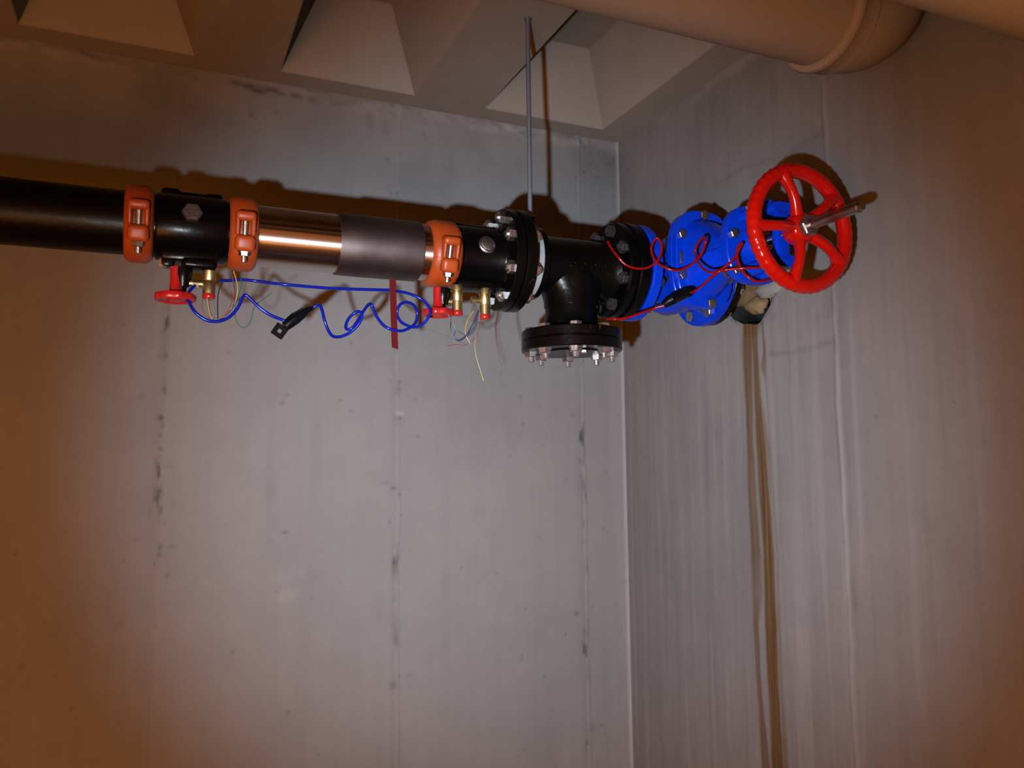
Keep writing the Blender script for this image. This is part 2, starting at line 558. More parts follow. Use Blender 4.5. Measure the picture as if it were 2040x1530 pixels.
BLOB = [(0.1608, 2.485, 0.0246, 0.0081, 0.7), (0.198, 2.4825, 0.0275, 0.0108, 0.9), (0.217, 2.4697, 0.0176, 0.0109, 0.8), (0.2547, 2.4822, 0.0281, 0.0082, 0.8), (0.3128, 2.4763, 0.0235, 0.0097, 0.65), (0.3589, 2.4734, 0.0186, 0.0084, 0.6), (0.2741, 2.4747, 0.0128, 0.0069, 0.7), (-0.0265, 2.4145, 0.0688, 0.0514, 0.15), (0.0552, 2.3834, 0.0472, 0.0391, 0.13), (0.1448, 2.3788, 0.017, 0.0398, 0.22), (0.5089, 2.4401, 0.014, 0.04, 0.28), (0.5584, 2.4267, 0.0128, 0.036, 0.22), (0.1996, 2.4015, 0.0062, 0.0108, 0.4), (0.3019, 1.3325, 0.0111, 0.005, 0.7), (-0.0747, 1.1328, 0.0188, 0.0135, 0.1), (-0.0574, 1.1426, 0.0042, 0.0159, 0.16), (-0.2033, 1.128, 0.0118, 0.0088, 0.16), (-0.1397, 2.3184, 0.0433, 0.0324, 0.1), (0.0105, 1.6163, 0.01, 0.0084, 0.7), (0.0144, 1.597, 0.0055, 0.0096, 0.55), (0.0095, 1.5754, 0.0055, 0.0048, 0.5), (0.0127, 1.5418, 0.0088, 0.006, 0.6), (0.0115, 1.4336, 0.011, 0.0189, 0.5), (0.0169, 1.3968, 0.0055, 0.0118, 0.6), (0.0173, 1.3099, 0.0065, 0.0094, 0.6), (0.0435, 1.3109, 0.011, 0.0047, 0.4), (0.0156, 1.2924, 0.0076, 0.007, 0.6), (0.0054, 1.2721, 0.0054, 0.0058, 0.5), (0.0338, 1.4986, 0.0133, 0.0072, 0.2), (-0.0348, 1.6659, 0.0109, 0.0072, 0.25), (-0.0371, 1.33, 0.0107, 0.007, 0.2), (0.5996, 1.6238, 0.0126, 0.0068, 0.55), (0.563, 1.4499, 0.0192, 0.0053, 0.45), (0.5836, 1.4363, 0.0124, 0.0066, 0.5), (0.6002, 1.4186, 0.0083, 0.0066, 0.5), (0.6045, 1.3641, 0.0055, 0.0053, 0.4), (0.5744, 1.3467, 0.0055, 0.0053, 0.5), (0.5891, 1.0729, 0.0122, 0.0385, 0.25), (0.5919, 1.0406, 0.0081, 0.0205, 0.35), (0.5856, 0.9266, 0.0135, 0.0152, 0.45), (0.5989, 0.9466, 0.0054, 0.0102, 0.4), (0.4383, 1.6665, 0.0053, 0.0053, 0.5), (0.4649, 1.6406, 0.0053, 0.0053, 0.4), (0.5993, 1.7217, 0.0056, 0.0055, 0.5), (0.5993, 1.6972, 0.007, 0.0041, 0.4), (0.6261, 0.9474, 0.0137, 0.0051, 0.2), (1.1279, 1.6366, 0.0203, 0.006, 0.3), (1.1573, 1.5892, 0.0085, 0.0179, 0.25), (1.1573, 1.4338, 0.0101, 0.0294, 0.3), (1.1564, 1.3167, 0.0084, 0.0204, 0.3), (1.162, 1.1932, 0.0084, 0.0259, 0.35), (1.1294, 1.0638, 0.0082, 0.0085, 0.5), (1.1562, 1.0075, 0.0099, 0.017, 0.4), (1.162, 0.8938, 0.0083, 0.028, 0.4), (1.1716, 0.7387, 0.0231, 0.0249, 0.25), (1.2016, 0.7415, 0.0083, 0.007, 0.4), (1.1543, 0.6995, 0.0115, 0.011, 0.35), (1.3012, 1.1434, 0.0211, 0.0059, 0.4), (0.2892, 1.222, 0.0367, 0.027, -0.22), (0.3142, 1.1773, 0.0419, 0.0172, -0.2), (0.3442, 1.2308, 0.0174, 0.0199, -0.15), (0.5995, 1.6347, 0.014, 0.0081, -0.6), (0.2962, 1.1664, 0.0097, 0.0073, -0.3), (0.6889, 1.7523, 0.0291, 0.0832, 0.05), (0.2668, 1.4583, 0.0171, 0.1491, 0.09), (0.3777, 1.5331, 0.0179, 0.1534, 0.08), (0.7317, 1.3948, 0.0116, 0.1619, 0.07), (1.2106, 2.4128, 0.0906, 0.0962, 0.1), (1.2741, 2.4382, 0.0293, 0.065, 0.16), (1.1585, 2.4532, 0.0353, 0.032, 0.08), (0.5877, 2.2444, 0.0071, 0.0071, 0.4), (0.6599, 2.3336, 0.0594, 0.0581, 0.08), (0.9216, 2.3407, 0.0985, 0.0609, 0.1), (-0.2193, 2.3176, 0.0631, 0.0612, 0.1)]
for bx, bz, rx, rz, am in BLOB:
    wob = 0.75 + 0.7 * (fbm(U * 30 + bx * 7, V * 30 + bz * 3, 90) - 0.5)
    g = np.exp(-(((U - bx) / rx) ** 2 + ((V - bz) / rz) ** 2) / wob ** 2)
    if am < 0:
        pale -= am * g
        continue
    dirt_shade += am * g
    if am > 0.4:
        h -= 0.004 * am * g
# dark stains and torch falloff painted towards the wall top and corner
stain_shade = sstep(2.14, 2.45, V + 0.35 * (fbm(U * 4, V * 4, 31) - 0.5)) * (0.25 + 0.75 * sstep(0.42, 0.62, fbm(U * 5 + 4, V * 4, 35)))
dirt_shade += 0.22 * stain_shade
dirt_shade += 0.20 * sstep(0.95, 1.28, U + 0.2 * (fbm(U * 6, V * 6, 37) - 0.5)) * sstep(2.05, 2.35, V)
# broken edge under the soffit
edge = np.exp(-((V - 2.485) / 0.02) ** 2)
h += 0.006 * edge * sstep(0.45, 0.65, fbm(U * 14, V * 20, 41))
pale += 0.35 * edge * sstep(0.5, 0.66, fbm(U * 10, V * 14, 43)) * sstep(0.3, 0.9, U)
# trowelled ridge in the corner, its lit line painted pale
cr_ = np.exp(-((U - 1.302) / 0.005) ** 2)
pale += 0.75 * cr_ * (0.35 + 0.65 * fbm(U * 0 + 2, V * 6, 47))
h += 0.004 * cr_
pale += 0.22 * sstep(1.19, 1.30, U) * sstep(0.35, 0.7, fbm(U * 30, V * 1.2, 49)) * sstep(2.3, 1.9, V)
# small air holes of the casting
rng = np.random.RandomState(5)
for k in range(120):
    bx, bz, br = rng.uniform(-0.45, 1.29), rng.uniform(0.6, 2.45), rng.uniform(0.002, 0.005)
    iu = (us > bx - 0.02) & (us < bx + 0.02); iv = (vs_ > bz - 0.02) & (vs_ < bz + 0.02)
    g = np.exp(-((U[np.ix_(iu, iv)] - bx) ** 2 + (V[np.ix_(iu, iv)] - bz) ** 2) / br ** 2)
    dirt_shade[np.ix_(iu, iv)] += 0.45 * g; h[np.ix_(iu, iv)] -= 0.002 * g
wall_obj('wall_back', M['wall'], us, vs_, lambda a, b, c: np.stack([a, YW - c, b], -1), h,
         {'dirt_shade': np.clip(dirt_shade, 0, 1), 'pale': np.clip(pale, 0, 1), 'rust': np.zeros_like(U)}, lambda a, b: np.ones_like(a, bool), 0.15, (0, 1, 0))

# ---- right wall with the sleeve opening and the rust run below it
us = lines((YF, 0.75, 0.05), (0.75, 1.235, 0.006), (1.235, 1.295, 0.003), (1.295, 1.38, 0.006), (1.38, 1.62, 0.0025), (1.62, YW + 0.02, 0.006))
vs_ = lines((-0.1, 0.55, 0.05), (0.55, 1.81, 0.0055), (1.81, 2.05, 0.0025), (2.05, ZC + 0.06, 0.0055))
U, V = np.meshgrid(us, vs_, indexing='ij')
dirt_shade = np.zeros_like(U); pale = np.zeros_like(U); rust = np.zeros_like(U)
h = 0.003 * (fbm(U * 2.2, V * 2.2, 103) - 0.5) + 0.0012 * (fbm(U * 14, V * 14, 105) - 0.5) + 0.0012 * (fbm(U * 40, V * 2, 107) - 0.5)
fx, sd = 1.262, 121
d = U - fx - 0.010 * (fbm(U * 0 + 3.1, V * 12, sd) - 0.5)
rough = fbm(U * 50, V * 20, sd + 40)
patch = sstep(0.46, 0.62, fbm(U * 0 + 9.7, V * 6, sd + 60))
dirt_shade += 0.30 * np.exp(-((d + 0.010) / 0.016) ** 2) * (0.25 + 0.75 * patch) * rough
h += 0.0022 * np.exp(-(d / 0.005) ** 2) * (0.3 + rough) + 0.0015 * sstep(-0.003, 0.003, d) - 0.0015 * sstep(0.2, 0.5, d)
pale += 0.25 * np.exp(-((d - 0.006) / 0.006) ** 2) * patch
RB = [(1.277, 1.8375, 0.0193, 0.0647, 0.16), (1.2523, 1.7469, 0.0134, 0.0634, 0.14), (1.4465, 1.834, 0.0326, 0.0141, 0.16), (1.3081, 1.799, 0.0199, 0.0153, 0.14), (1.3953, 1.7387, 0.0156, 0.0228, 0.12), (1.2672, 2.2133, 0.0168, 0.0221, 0.12), (0.9962, 1.6008, 0.0049, 0.0045, 0.5), (1.2687, 1.3286, 0.0067, 0.0052, 0.6), (1.1687, 1.5835, 0.0061, 0.005, 0.45), (0.9438, 1.5273, 0.0046, 0.0043, 0.4), (1.6635, 1.573, 0.0277, 0.0255, 0.1), (1.9499, 1.2429, 0.0298, 0.0843, 0.12), (1.9977, 1.31, 0.0259, 0.0863, 0.1), (1.2527, 1.3707, 0.0105, 0.082, 0.12), (1.3895, 0.975, 0.0089, 0.0321, 0.14), (1.2496, 1.2192, 0.0104, 0.0606, 0.15), (1.4867, 2.0244, 0.0104, 0.0365, 0.1), (1.9989, 1.5568, 0.0158, 0.0088, -0.2)]
for by, bz, ry, rz, am in RB:
    wob = 0.75 + 0.7 * (fbm(U * 30 + by * 7, V * 30 + bz * 3, 190) - 0.5)
    g = np.exp(-(((U - by) / ry) ** 2 + ((V - bz) / rz) ** 2) / wob ** 2)
    dirt_shade += am * g
CR = [([(1.2665, 2.2243), (1.2822, 2.2077), (1.3588, 2.2019), (1.441, 2.2076), (1.5298, 2.2201), (1.6075, 2.214), (1.6382, 2.2108)], 0.2), ([(1.4601, 1.747), (1.3873, 1.7411), (1.3263, 1.7442), (1.2687, 1.7493)], 0.3), ([(1.2535, 1.8763), (1.2496, 1.7893), (1.2591, 1.7265)], 0.2)]
for poly, am in CR:
    for (a0, b0), (a1, b1) in zip(poly[:-1], poly[1:]):
        L2 = (a1 - a0) ** 2 + (b1 - b0) ** 2
        t = np.clip(((U - a0) * (a1 - a0) + (V - b0) * (b1 - b0)) / L2, 0, 1)
        dd = np.hypot(U - a0 - t * (a1 - a0), V - b0 - t * (b1 - b0)) + 0.006 * (fbm(U * 40, V * 40, 195) - 0.5)
        dirt_shade = np.maximum(dirt_shade, am * np.exp(-(dd / 0.006) ** 2) * (0.5 + fbm(U * 25, V * 25, 197)))
dirt_shade += 0.24 * sstep(2.05, 2.4, V + 0.3 * (fbm(U * 5, V * 5, 131) - 0.5)) * (0.3 + 0.7 * sstep(0.42, 0.62, fbm(U * 6 + 4, V * 3, 135)))  # torch falloff painted in as patchy darkening towards the top
dirt_shade += 0.10 * sstep(0.52, 0.72, fbm(U * 45, V * 1.6, 141)) * sstep(2.2, 1.6, V)
pale += 0.18 * sstep(0.55, 0.75, fbm(U * 50, V * 1.3, 143)) * sstep(2.0, 1.7, V)
edge = np.exp(-((V - 2.487) / 0.02) ** 2)
pale += 0.3 * edge * sstep(0.45, 0.66, fbm(U * 10, V * 14, 145))
STREAK = [[(1.8329, 1.5261, 0.026, 0.95), (1.7633, 1.5391, 0.019, 0.85), (1.6409, 1.5397, 0.0126, 0.8), (1.532, 1.5434, 0.0116, 0.8), (1.4002, 1.5414, 0.0142, 0.75), (1.2825, 1.536, 0.0176, 0.72), (1.1892, 1.5364, 0.0193, 0.5), (1.1179, 1.5465, 0.0097, 0.7), (0.9577, 1.5439, 0.0078, 0.75), (0.7925, 1.5318, 0.0145, 0.75)], [(1.8314, 1.517, 0.0169, 0.9), (1.7595, 1.5104, 0.0097, 0.85), (1.6386, 1.5088, 0.0113, 0.9), (1.5311, 1.5039, 0.0155, 0.95), (1.4019, 1.4987, 0.018, 0.95), (1.2867, 1.4922, 0.0177, 0.95), (1.127, 1.4943, 0.0201, 0.97), (0.9698, 1.4955, 0.0166, 1), (0.8052, 1.4933, 0.0189, 1)], [(1.8281, 1.4827, 0.0034, 0.5), (1.7553, 1.4784, 0.0051, 0.75), (1.72, 1.4831, 0.0094, 0.6), (1.6835, 1.4758, 0.0034, 0.35), (1.5305, 1.4748, 0.0033, 0.35), (1.2894, 1.4638, 0.0024, 0.25), (1.1317, 1.4669, 0.0057, 0.4), (0.9768, 1.4674, 0.0049, 0.4), (0.8139, 1.4664, 0.0096, 0.6)], [(1.7107, 1.5071, 0.0052, 0.2), (1.5307, 1.4816, 0.0068, 0.5), (1.4028, 1.4775, 0.005, 0.3), (1.2883, 1.4753, 0.0041, 0.3)]]
for rows in STREAK:
    rows = sorted(rows)
    zz = [q[0] for q in rows]
    c_ = np.interp(V, zz, [q[1] for q in rows]) + 0.006 * (fbm(U * 0 + 1.3, V * 9, 151) - 0.5)
    hw = np.interp(V, zz, [q[2] for q in rows])
    aa = np.interp(V, zz, [q[3] for q in rows], left=rows[0][3], right=0.0)
    fr = 0.002 + 0.25 * hw
    rust = np.maximum(rust, aa * (1 - sstep(hw - fr, hw + fr, np.abs(U - c_) + 0.003 * (fbm(U * 90, V * 30, 153) - 0.5))))
HC = (1.525, 1.934)
def hole_r(a, b):
    th = np.arctan2(b - HC[1], a - HC[0])
    return 0.104 + 0.005 * np.sin(3 * th + 0.6) + 0.003 * np.sin(7 * th + 2) + 0.0015 * np.sin(13 * th)
rr = np.hypot(U - HC[0], V - HC[1]) / hole_r(U, V)
dirt_shade += 0.75 * np.exp(-((rr - 1.0) / 0.07) ** 2) * sstep(0.3, 0.6, fbm(U * 40, V * 40, 161))
pale += 0.3 * sstep(1.3, 1.0, rr) * sstep(0.4, 0.7, fbm(U * 30, V * 30, 163)) * (V > 1.88)
rust += 0.5 * sstep(1.35, 1.0, rr) * sstep(0.05, 0.0, np.abs(U - 1.515)) * (V < 1.9)
def snap_hole(P, U, V):
    # pull the stepped rim of the cut onto the outline of the opening
    r_ = np.hypot(U - HC[0], V - HC[1]); hr = hole_r(U, V)
    m = np.abs(r_ - hr) < 0.0019
    P[..., 1] = np.where(m, HC[0] + (U - HC[0]) * hr / r_, P[..., 1])
    P[..., 2] = np.where(m, HC[1] + (V - HC[1]) * hr / r_, P[..., 2])


wall_r = wall_obj('wall_right', M['wall_r'], us, vs_, lambda a, b, c: np.stack([XW - c, a, b], -1), h,
                  {'dirt_shade': np.clip(dirt_shade, 0, 1), 'pale': np.clip(pale, 0, 1), 'rust': np.clip(rust, 0, 1)},
                  lambda a, b: np.hypot(a - HC[0], b - HC[1]) > hole_r(a, b), 0.15, (1, 0, 0), snap_hole)
# the opening: rough tunnel, dark behind; mortar plugged in its top
mb = MB()
secs = []
for dx, sc in ((-0.0005, 1.03), (0.012, 0.99), (0.035, 0.93), (0.07, 0.86)):
    s = []
    for k in range(48):
        t = 2 * PI * k / 48
        rad = float(hole_r(np.array(HC[0] + math.cos(t)), np.array(HC[1] + math.sin(t)))) * sc * (1 + 0.05 * math.sin(5 * t + dx * 90) + random.uniform(-0.02, 0.02) * (dx > 0))
        s.append(Vector((XW + dx, HC[0] + rad * math.cos(t), HC[1] + rad * math.sin(t))))
    secs.append(s)
n = 48
vv = [p for s in secs for p in s]
ff = [(i * n + k, i * n + (k + 1) % n, (i + 1) * n + (k + 1) % n, (i + 1) * n + k) for i in range(3) for k in range(n)] + [tuple(range(3 * n, 4 * n))]
mb.add(vv, ff)
tag(mb.obj('sleeve_opening', M['dark_void'], wall_r), 'dark ragged opening cut in the concrete')


def lump(mb, c, s, seed, nu=18, nv=12, amp=0.22):
    rnd = random.Random(seed)
    ph = [(rnd.uniform(0, 6), rnd.uniform(2, 5), rnd.uniform(2, 5)) for _ in range(5)]
    vs2, fs2 = [], []
    for j in range(nv + 1):
        for i in range(nu):
            th, p = 2 * PI * i / nu, PI * j / nv
            k = 1 + amp * sum(math.sin(a + b * th * (1 if q % 2 else 0) + b * p) * math.cos(c2 * p + a) for q, (a, b, c2) in enumerate(ph)) / 3
            if j in (0, nv): k = 1
            vs2.append((c[0] + s[0] * k * math.sin(p) * math.cos(th), c[1] + s[1] * k * math.sin(p) * math.sin(th), c[2] + s[2] * k * math.cos(p)))
    for j in range(nv):
        for i in range(nu):
            i2 = (i + 1) % nu
            fs2.append((j * nu + i, j * nu + i2, (j + 1) * nu + i2, (j + 1) * nu + i))
    mb.add(vs2, fs2)


mb = MB(); lump(mb, (1.330, 1.524, 1.875), (0.022, 0.034, 0.021), 3, amp=0.3)
tag(mb.obj('mortar_lump', M['rusty'], wall_r, org=(1.328, 1.512, 1.872)), 'rust stained lump of mortar in the opening')
mb = MB(); lump(mb, (1.318, 1.455, 1.902), (0.016, 0.062, 0.020), 8, amp=0.3)
lump(mb, (1.322, 1.49, 1.985), (0.03, 0.09, 0.06), 9)
tag(mb.obj('mortar_patch', M['mortar'], wall_r, org=(1.318, 1.455, 1.902)), 'pale grey mortar packed round the pipe')

# ---- ceiling: ribbed slab with tapered recesses between the ribs
mb = MB()
xb = [XL, -1.0, -0.565, -0.313, 0.058, 0.263, 0.617, 0.825, 1.208, XW + 0.1]
wide = [(-1.0, -0.565), (-0.313, 0.058), (0.263, 0.617), (0.825, 1.208)]
yb = [YF, -0.25, 2.028, YW + 0.1]
HT, SL, SY = 0.20, 0.085, 0.075
for i in range(len(xb) - 1):
    for j in range(3):
        x0, x1, y0, y1 = xb[i], xb[i + 1], yb[j], yb[j + 1]
        if j == 1 and (x0, x1) in wide:
            lo = [(x0, y0, ZC), (x1, y0, ZC), (x1, y1, ZC), (x0, y1, ZC)]
            hi = [(x0 + SL, y0 + SY, ZC + HT), (x1 - SL, y0 + SY, ZC + HT), (x1 - SL, y1 - SY, ZC + HT), (x0 + SL, y1 - SY, ZC + HT)]
            mb.add(lo + hi, [(0, 1, 5, 4), (1, 2, 6, 5), (2, 3, 7, 6), (3, 0, 4, 7), (4, 5, 6, 7)])
        else:
            mb.add([(x0, y0, ZC), (x1, y0, ZC), (x1, y1, ZC), (x0, y1, ZC)], [(0, 1, 2, 3)])
x0, x1, y0, y1 = xb[0], xb[-1], yb[0], yb[-1]
T = ZC + HT + 0.1
mb.add([(x0, y0, ZC), (x1, y0, ZC), (x1, y1, ZC), (x0, y1, ZC), (x0, y0, T), (x1, y0, T), (x1, y1, T), (x0, y1, T)],
       [(0, 1, 5, 4), (1, 2, 6, 5), (2, 3, 7, 6), (3, 0, 4, 7), (4, 5, 6, 7)])
bmx = bmesh.new()
me = bpy.data.meshes.new('ceiling')
me.from_pydata(mb.v, [], mb.f)
bmx.from_mesh(me)
bmesh.ops.remove_doubles(bmx, verts=bmx.verts, dist=1e-5)
bmesh.ops.recalc_face_normals(bmx, faces=bmx.faces)
bmesh.ops.bevel(bmx, geom=[e for e in bmx.edges if len(e.link_faces) == 2 and e.calc_face_angle(0) > 0.3], offset=0.0015, segments=2, affect='EDGES')
bmx.to_mesh(me); bmx.free()
me.polygons.foreach_set('use_smooth', [True] * len(me.polygons))
me.set_sharp_from_angle(angle=R(40))
me.materials.append(M['ceiling'])
ceil = bpy.data.objects.new('ceiling', me)
COL.objects.link(ceil)
tag(ceil, kind='structure')

mb = MB(); mb.box(((XL + XW) / 2, (YF + YW) / 2, -0.05), (XW - XL + 0.2, YW - YF + 0.2, 0.1))
tag(mb.obj('floor', M['floor'], org=(0, 0, -0.05)), kind='structure')

# ------------------------------------------------------------------ pipe run
YP, ZP = 1.56, 1.934                   # axis of the run
AX = (1, 0, 0)


def P3(x):
    return (x, YP, ZP)


_bolt = {}


def bolt(parent, pos, axis, L, d=0.014, mat=None, nut_at=None, tail=0.010, head=True, names=('bolt', 'nut')):
    """shank from pos along axis, hex head before pos, nut after L; shared mesh data"""
    mat = mat or M['steel']
    key = (round(L, 4), d, mat.name, tail, head)
    if key not in _bolt:
        a = MB()
        if head:
            a.lathe([(-d * 0.62, 0), (-d * 0.62, d * 0.80), (-d * 0.5, d * 0.92), (0, d * 0.92), (0, 0)], axis=(0, 0, 1), seg=6)
        else:
            pass
        a.cyl((0, 0, 0 if head else -d * 0.8 - 0.005), (0, 0, L + d * 0.8 + tail), d * 0.45, 10, 0.001)
        b = MB()
        b.lathe([(L, 0), (L, d * 1.08), (L + 0.002, d * 1.08), (L + 0.002, d * 0.92), (L + d * 0.7, d * 0.92), (L + d * 0.8, d * 0.8), (L + d * 0.8, 0)], axis=(0, 0, 1), seg=6)
        c = MB()
        c.lathe([(-d * 0.8, 0), (-d * 0.8, d * 0.8), (-d * 0.7, d * 0.92), (0, d * 0.92), (0, 0)], axis=(0, 0, 1), seg=6)
        _bolt[key] = (a.mesh(names[0], mat, angle=25), b.mesh(names[1], mat, angle=25), None if head else c.mesh(names[1], mat, angle=25))
    m0, m1, m2 = _bolt[key]
    o = bpy.data.objects.new(names[0], m0)
    COL.objects.link(o)
    o.parent = parent
    o.location = Vector(pos) - world_loc(parent)
    o.rotation_mode = 'QUATERNION'
    o.rotation_quaternion = Vector((0, 0, 1)).rotation_difference(Vector(axis).normalized()) @ Quaternion((0, 0, 1), random.uniform(0, 1.0))
    for mm in (m1, m2):
        if mm:
            q = bpy.data.objects.new(names[1], mm)
            COL.objects.link(q)
            q.parent = o
    return o


def hexplug(mb, pos, axis, d, hgt):
    mb.lathe([(-0.01, 0), (-0.01, d * 0.62), (0, d * 0.62), (0, d), (hgt * 0.75, d), (hgt, d * 0.86), (hgt, 0)], pos, axis, 6)


# ---- long black pipe leaving to the left
mb = MB()
mb.lathe([(0, 0.049), (0, 0.057), (XL * -1 - 0.040, 0.057), (XL * -1 - 0.040, 0.049), (0, 0.049)], P3(XL), AX, 64)
tag(mb.obj('pipe', M['black_pipe'], org=P3(-0.9)), 'long black pipe running from the left edge into the first orange coupling', 'pipe')


# ---- grooved couplings
def coupling(x0, x1, tilt, label, ro=0.0695):
    c = P3((x0 + x1) / 2)
    hw = (x1 - x0) / 2
    root = thing('grooved_coupling', c, label, 'pipe coupling', 'orange grooved couplings')
    rot = Matrix.Rotation(tilt, 3, 'X')
    V3 = lambda p: rot @ Vector(p) + Vector(c)
    for nm, a0 in (('upper_housing', 0.0), ('lower_housing', PI)):
        mb = MB()
        sg = 1 if a0 == 0 else -1
        prof = [(-hw, 0.0577), (-hw, ro - 0.010), (-hw + 0.004, ro - 0.004), (-hw * 0.55, ro), (hw * 0.55, ro), (hw - 0.004, ro - 0.004), (hw, ro - 0.010), (hw, 0.0577), (-hw, 0.0577)]
        q = MB()
        # e1 of frame(x) is +y, e2 is +z : sweep half a turn
        q.lathe(prof, (0, 0, 0), AX, 36, a0 + 0.004, a0 + PI - 0.004)
        mb.add([V3(p) for p in q.v], q.f)
        for sy in (-1, 1):
            if nm == 'lower_housing':
                q = MB(); q.box((0, sy * 0.068, -0.0140), (0.0355, 0.034, 0.030), bev=0.009, seg=4)
                mb.add([V3(p) for p in q.v], q.f)
            else:
                for sx in (-1, 1):
                    q = MB(); q.box((sx * 0.0135, sy * 0.064, 0.016), (0.0085, 0.032, 0.036), bev=0.005, seg=3)
                    mb.add([V3(p) for p in q.v], q.f)
                q = MB(); q.box((0, sy * 0.0645, 0.0345), (0.0355, 0.036, 0.018), bev=0.0075, seg=4)
                mb.add([V3(p) for p in q.v], q.f)
        mb.obj(nm, M['orange'], root, angle=45)
    for sy in (-1, 1):
        bolt(root, V3((0, sy * 0.0705, 0.0330)), rot @ Vector((0, 0, -1)), 0.0615, 0.0110, M['grey_steel'], tail=0.012)
    return root


coupling(-0.063, -0.015, R(16), 'orange grooved coupling at the right end of the long black pipe')
coupling(0.111, 0.162, R(16), 'orange grooved coupling at the left end of the polished steel pipe')
coupling(0.497, 0.560, R(20), 'orange grooved coupling between the steel pipe and the black bolted flange')


# ---- black tapped spool between the first two couplings
root = thing('pipe_fitting', P3(0.048), 'short black pipe fitting with a hexagonal steel plug between two orange couplings', 'pipe fitting')
mb = MB()
mb.lathe([(-0.018, 0.05), (-0.018, 0.057), (-0.0125, 0.057), (-0.012, 0.0595), (-0.008, 0.0610), (0.104, 0.0610), (0.108, 0.0595), (0.1085, 0.057), (0.114, 0.057), (0.114, 0.05), (-0.018, 0.05)], P3(0), AX, 56)
mb.obj('body', M['black'], root)
mb = MB()
mb.box((0.048, 1.572, 1.995), (0.088, 0.045, 0.014), bev=0.006)
mb.box((0.012, 1.575, 2.000), (0.034, 0.040, 0.018), bev=0.008, seg=3)
mb.box((0.086, 1.575, 1.999), (0.032, 0.040, 0.016), bev=0.008, seg=3)
mb.obj('top_boss', M['black'], root)
mb = MB()
mb.box((0.046, 1.545, 1.876), (0.098, 0.060, 0.022), bev=0.006)
mb.box((0.062, 1.535, 1.862), (0.060, 0.045, 0.022), bev=0.008, seg=3)
mb.box((0.010, 1.535, 1.863), (0.022, 0.03, 0.018), bev=0.004)
mb.obj('bottom_boss', M['black_cast'], root)
ax = Vector((0, -1, 0.20)).normalized()
mb = MB(); hexplug(mb, Vector(P3(0.0465)) + ax * 0.0600, ax, 0.0175, 0.013)
tag(mb.obj('hex_plug', M['grey_steel'], root, angle=20), 'steel hexagonal plug')
mb = MB(); hexplug(mb, (0.0015, 1.53, 1.866), (0, 0, -1), 0.0075, 0.013)
tag(mb.obj('drain_plug', M['steel'], root, angle=20), 'small steel plug')


# ---- little bleed valve with a red hand wheel (hangs under a fitting)
def bleed_valve(x, y, ztop, zw, rw, label):
    root = thing('bleed_valve', (x, y, ztop), label, 'valve', 'red handled bleed valves')
    mb = MB()
    mb.lathe([(0, 0), (0, 0.016), (0.012, 0.0165), (0.022, 0.0135), (0.034, 0.0105), (0.036, 0)], (x + 0.012, y, ztop), (0, 0, -1), 24)
    mb.lathe([(0, 0), (0, 0.009), (0.020, 0.009), (0.024, 0.006), (0.026, 0)], (x + 0.010, y + 0.004, ztop - 0.02), (0, 0, -1), 20)
    mb.obj('valve_body', M['black_cast'], root)
    mb = MB(); mb.lathe([(0, 0), (0, 0.0098), (0.020, 0.0092), (zw * -1 + ztop - 0.008, 0.0105), (ztop - zw, 0.0125), (ztop - zw, 0)], (x, y - 0.004, ztop), (0, 0, -1), 24)
    mb.obj('valve_stem', M['red_plastic'], root)
    mb = MB()
    n = 54
    prof = [(-0.001, 0.0), (-0.001, 0.010), (0.001, 0.014), (0.0015, rw * 0.72), (-0.003, rw * 0.84), (-0.003, rw * 0.95), (0.0, rw), (0.006, rw), (0.009, rw * 0.95), (0.009, rw * 0.84), (0.006, rw * 0.74), (0.006, 0.013), (0.009, 0.010), (0.009, 0)]
    mb.lathe(prof, (x, y - 0.004, zw + 0.003), (0, 0, -1), n)
    mb.v = [((p[0] - x) * (1 + 0.03 * math.cos(9 * math.atan2(p[1] - y + 0.004, p[0] - x))) + x,
             (p[1] - y + 0.004) * (1 + 0.03 * math.cos(9 * math.atan2(p[1] - y + 0.004, p[0] - x))) + y - 0.004, p[2]) for p in mb.v]
    mb.obj('valve_wheel', M['red_plastic'], root)
    mb = MB()
    mb.cyl((x + 0.020, y, ztop - 0.026), (x + 0.034, y, ztop - 0.026), 0.0068, 20, 0.001)
    mb.lathe([(0, 0), (0, 0.0092), (0.010, 0.0092), (0.010, 0)], (x + 0.028, y, ztop - 0.026), AX, 6)
    mb.cyl((x + 0.036, y, ztop - 0.026), (x + 0.046, y, ztop - 0.026), 0.0062, 20, 0.001)
    tag(mb.obj('brass_outlet', M['brass'], root, angle=25), 'brass outlet')
    return root


bleed_valve(0.0235, 1.530, 1.853, 1.798, 0.0345, 'small black valve with a red hand wheel under the left black fitting')


# ---- brass sensors with a red end cap
def wire(parent, pts, r, mat, label):
    mb = MB(); mb.tube(spline(pts, 5), r, 6)
    return tag(mb.obj('wire', mat, parent), label)


def sensor(x, y, zt, zb, label, r=0.0115):
    root = thing('sensor', (x, y, zt), label, 'sensor', 'brass sensors')
    L = zt - zb
    mb = MB()
    mb.lathe([(0, 0), (0, r * 1.02), (0.004, r * 1.12), (L * 0.24, r * 1.12), (L * 0.25, r * 0.92), (L * 0.28, r * 0.92), (L * 0.28, r), (L * 0.58, r), (L * 0.60, r * 0.93), (L * 0.63, r * 0.93), (L * 0.64, r * 0.97), (L - 0.001, r * 0.97), (L, r * 0.9), (L, 0)], (x, y, zt), (0, 0, -1), 28)
    mb.obj('body', M['brass'], root)
    mb = MB(); mb.lathe([(0, 0), (0, r * 0.93), (0.003, r * 1.0), (0.007, r * 0.95), (0.009, r * 0.8), (0.009, 0)], (x, y, zb), (0, 0, -1), 24)
    tag(mb.obj('end_cap', M['red_plastic'], root), 'red end cap')
    return root


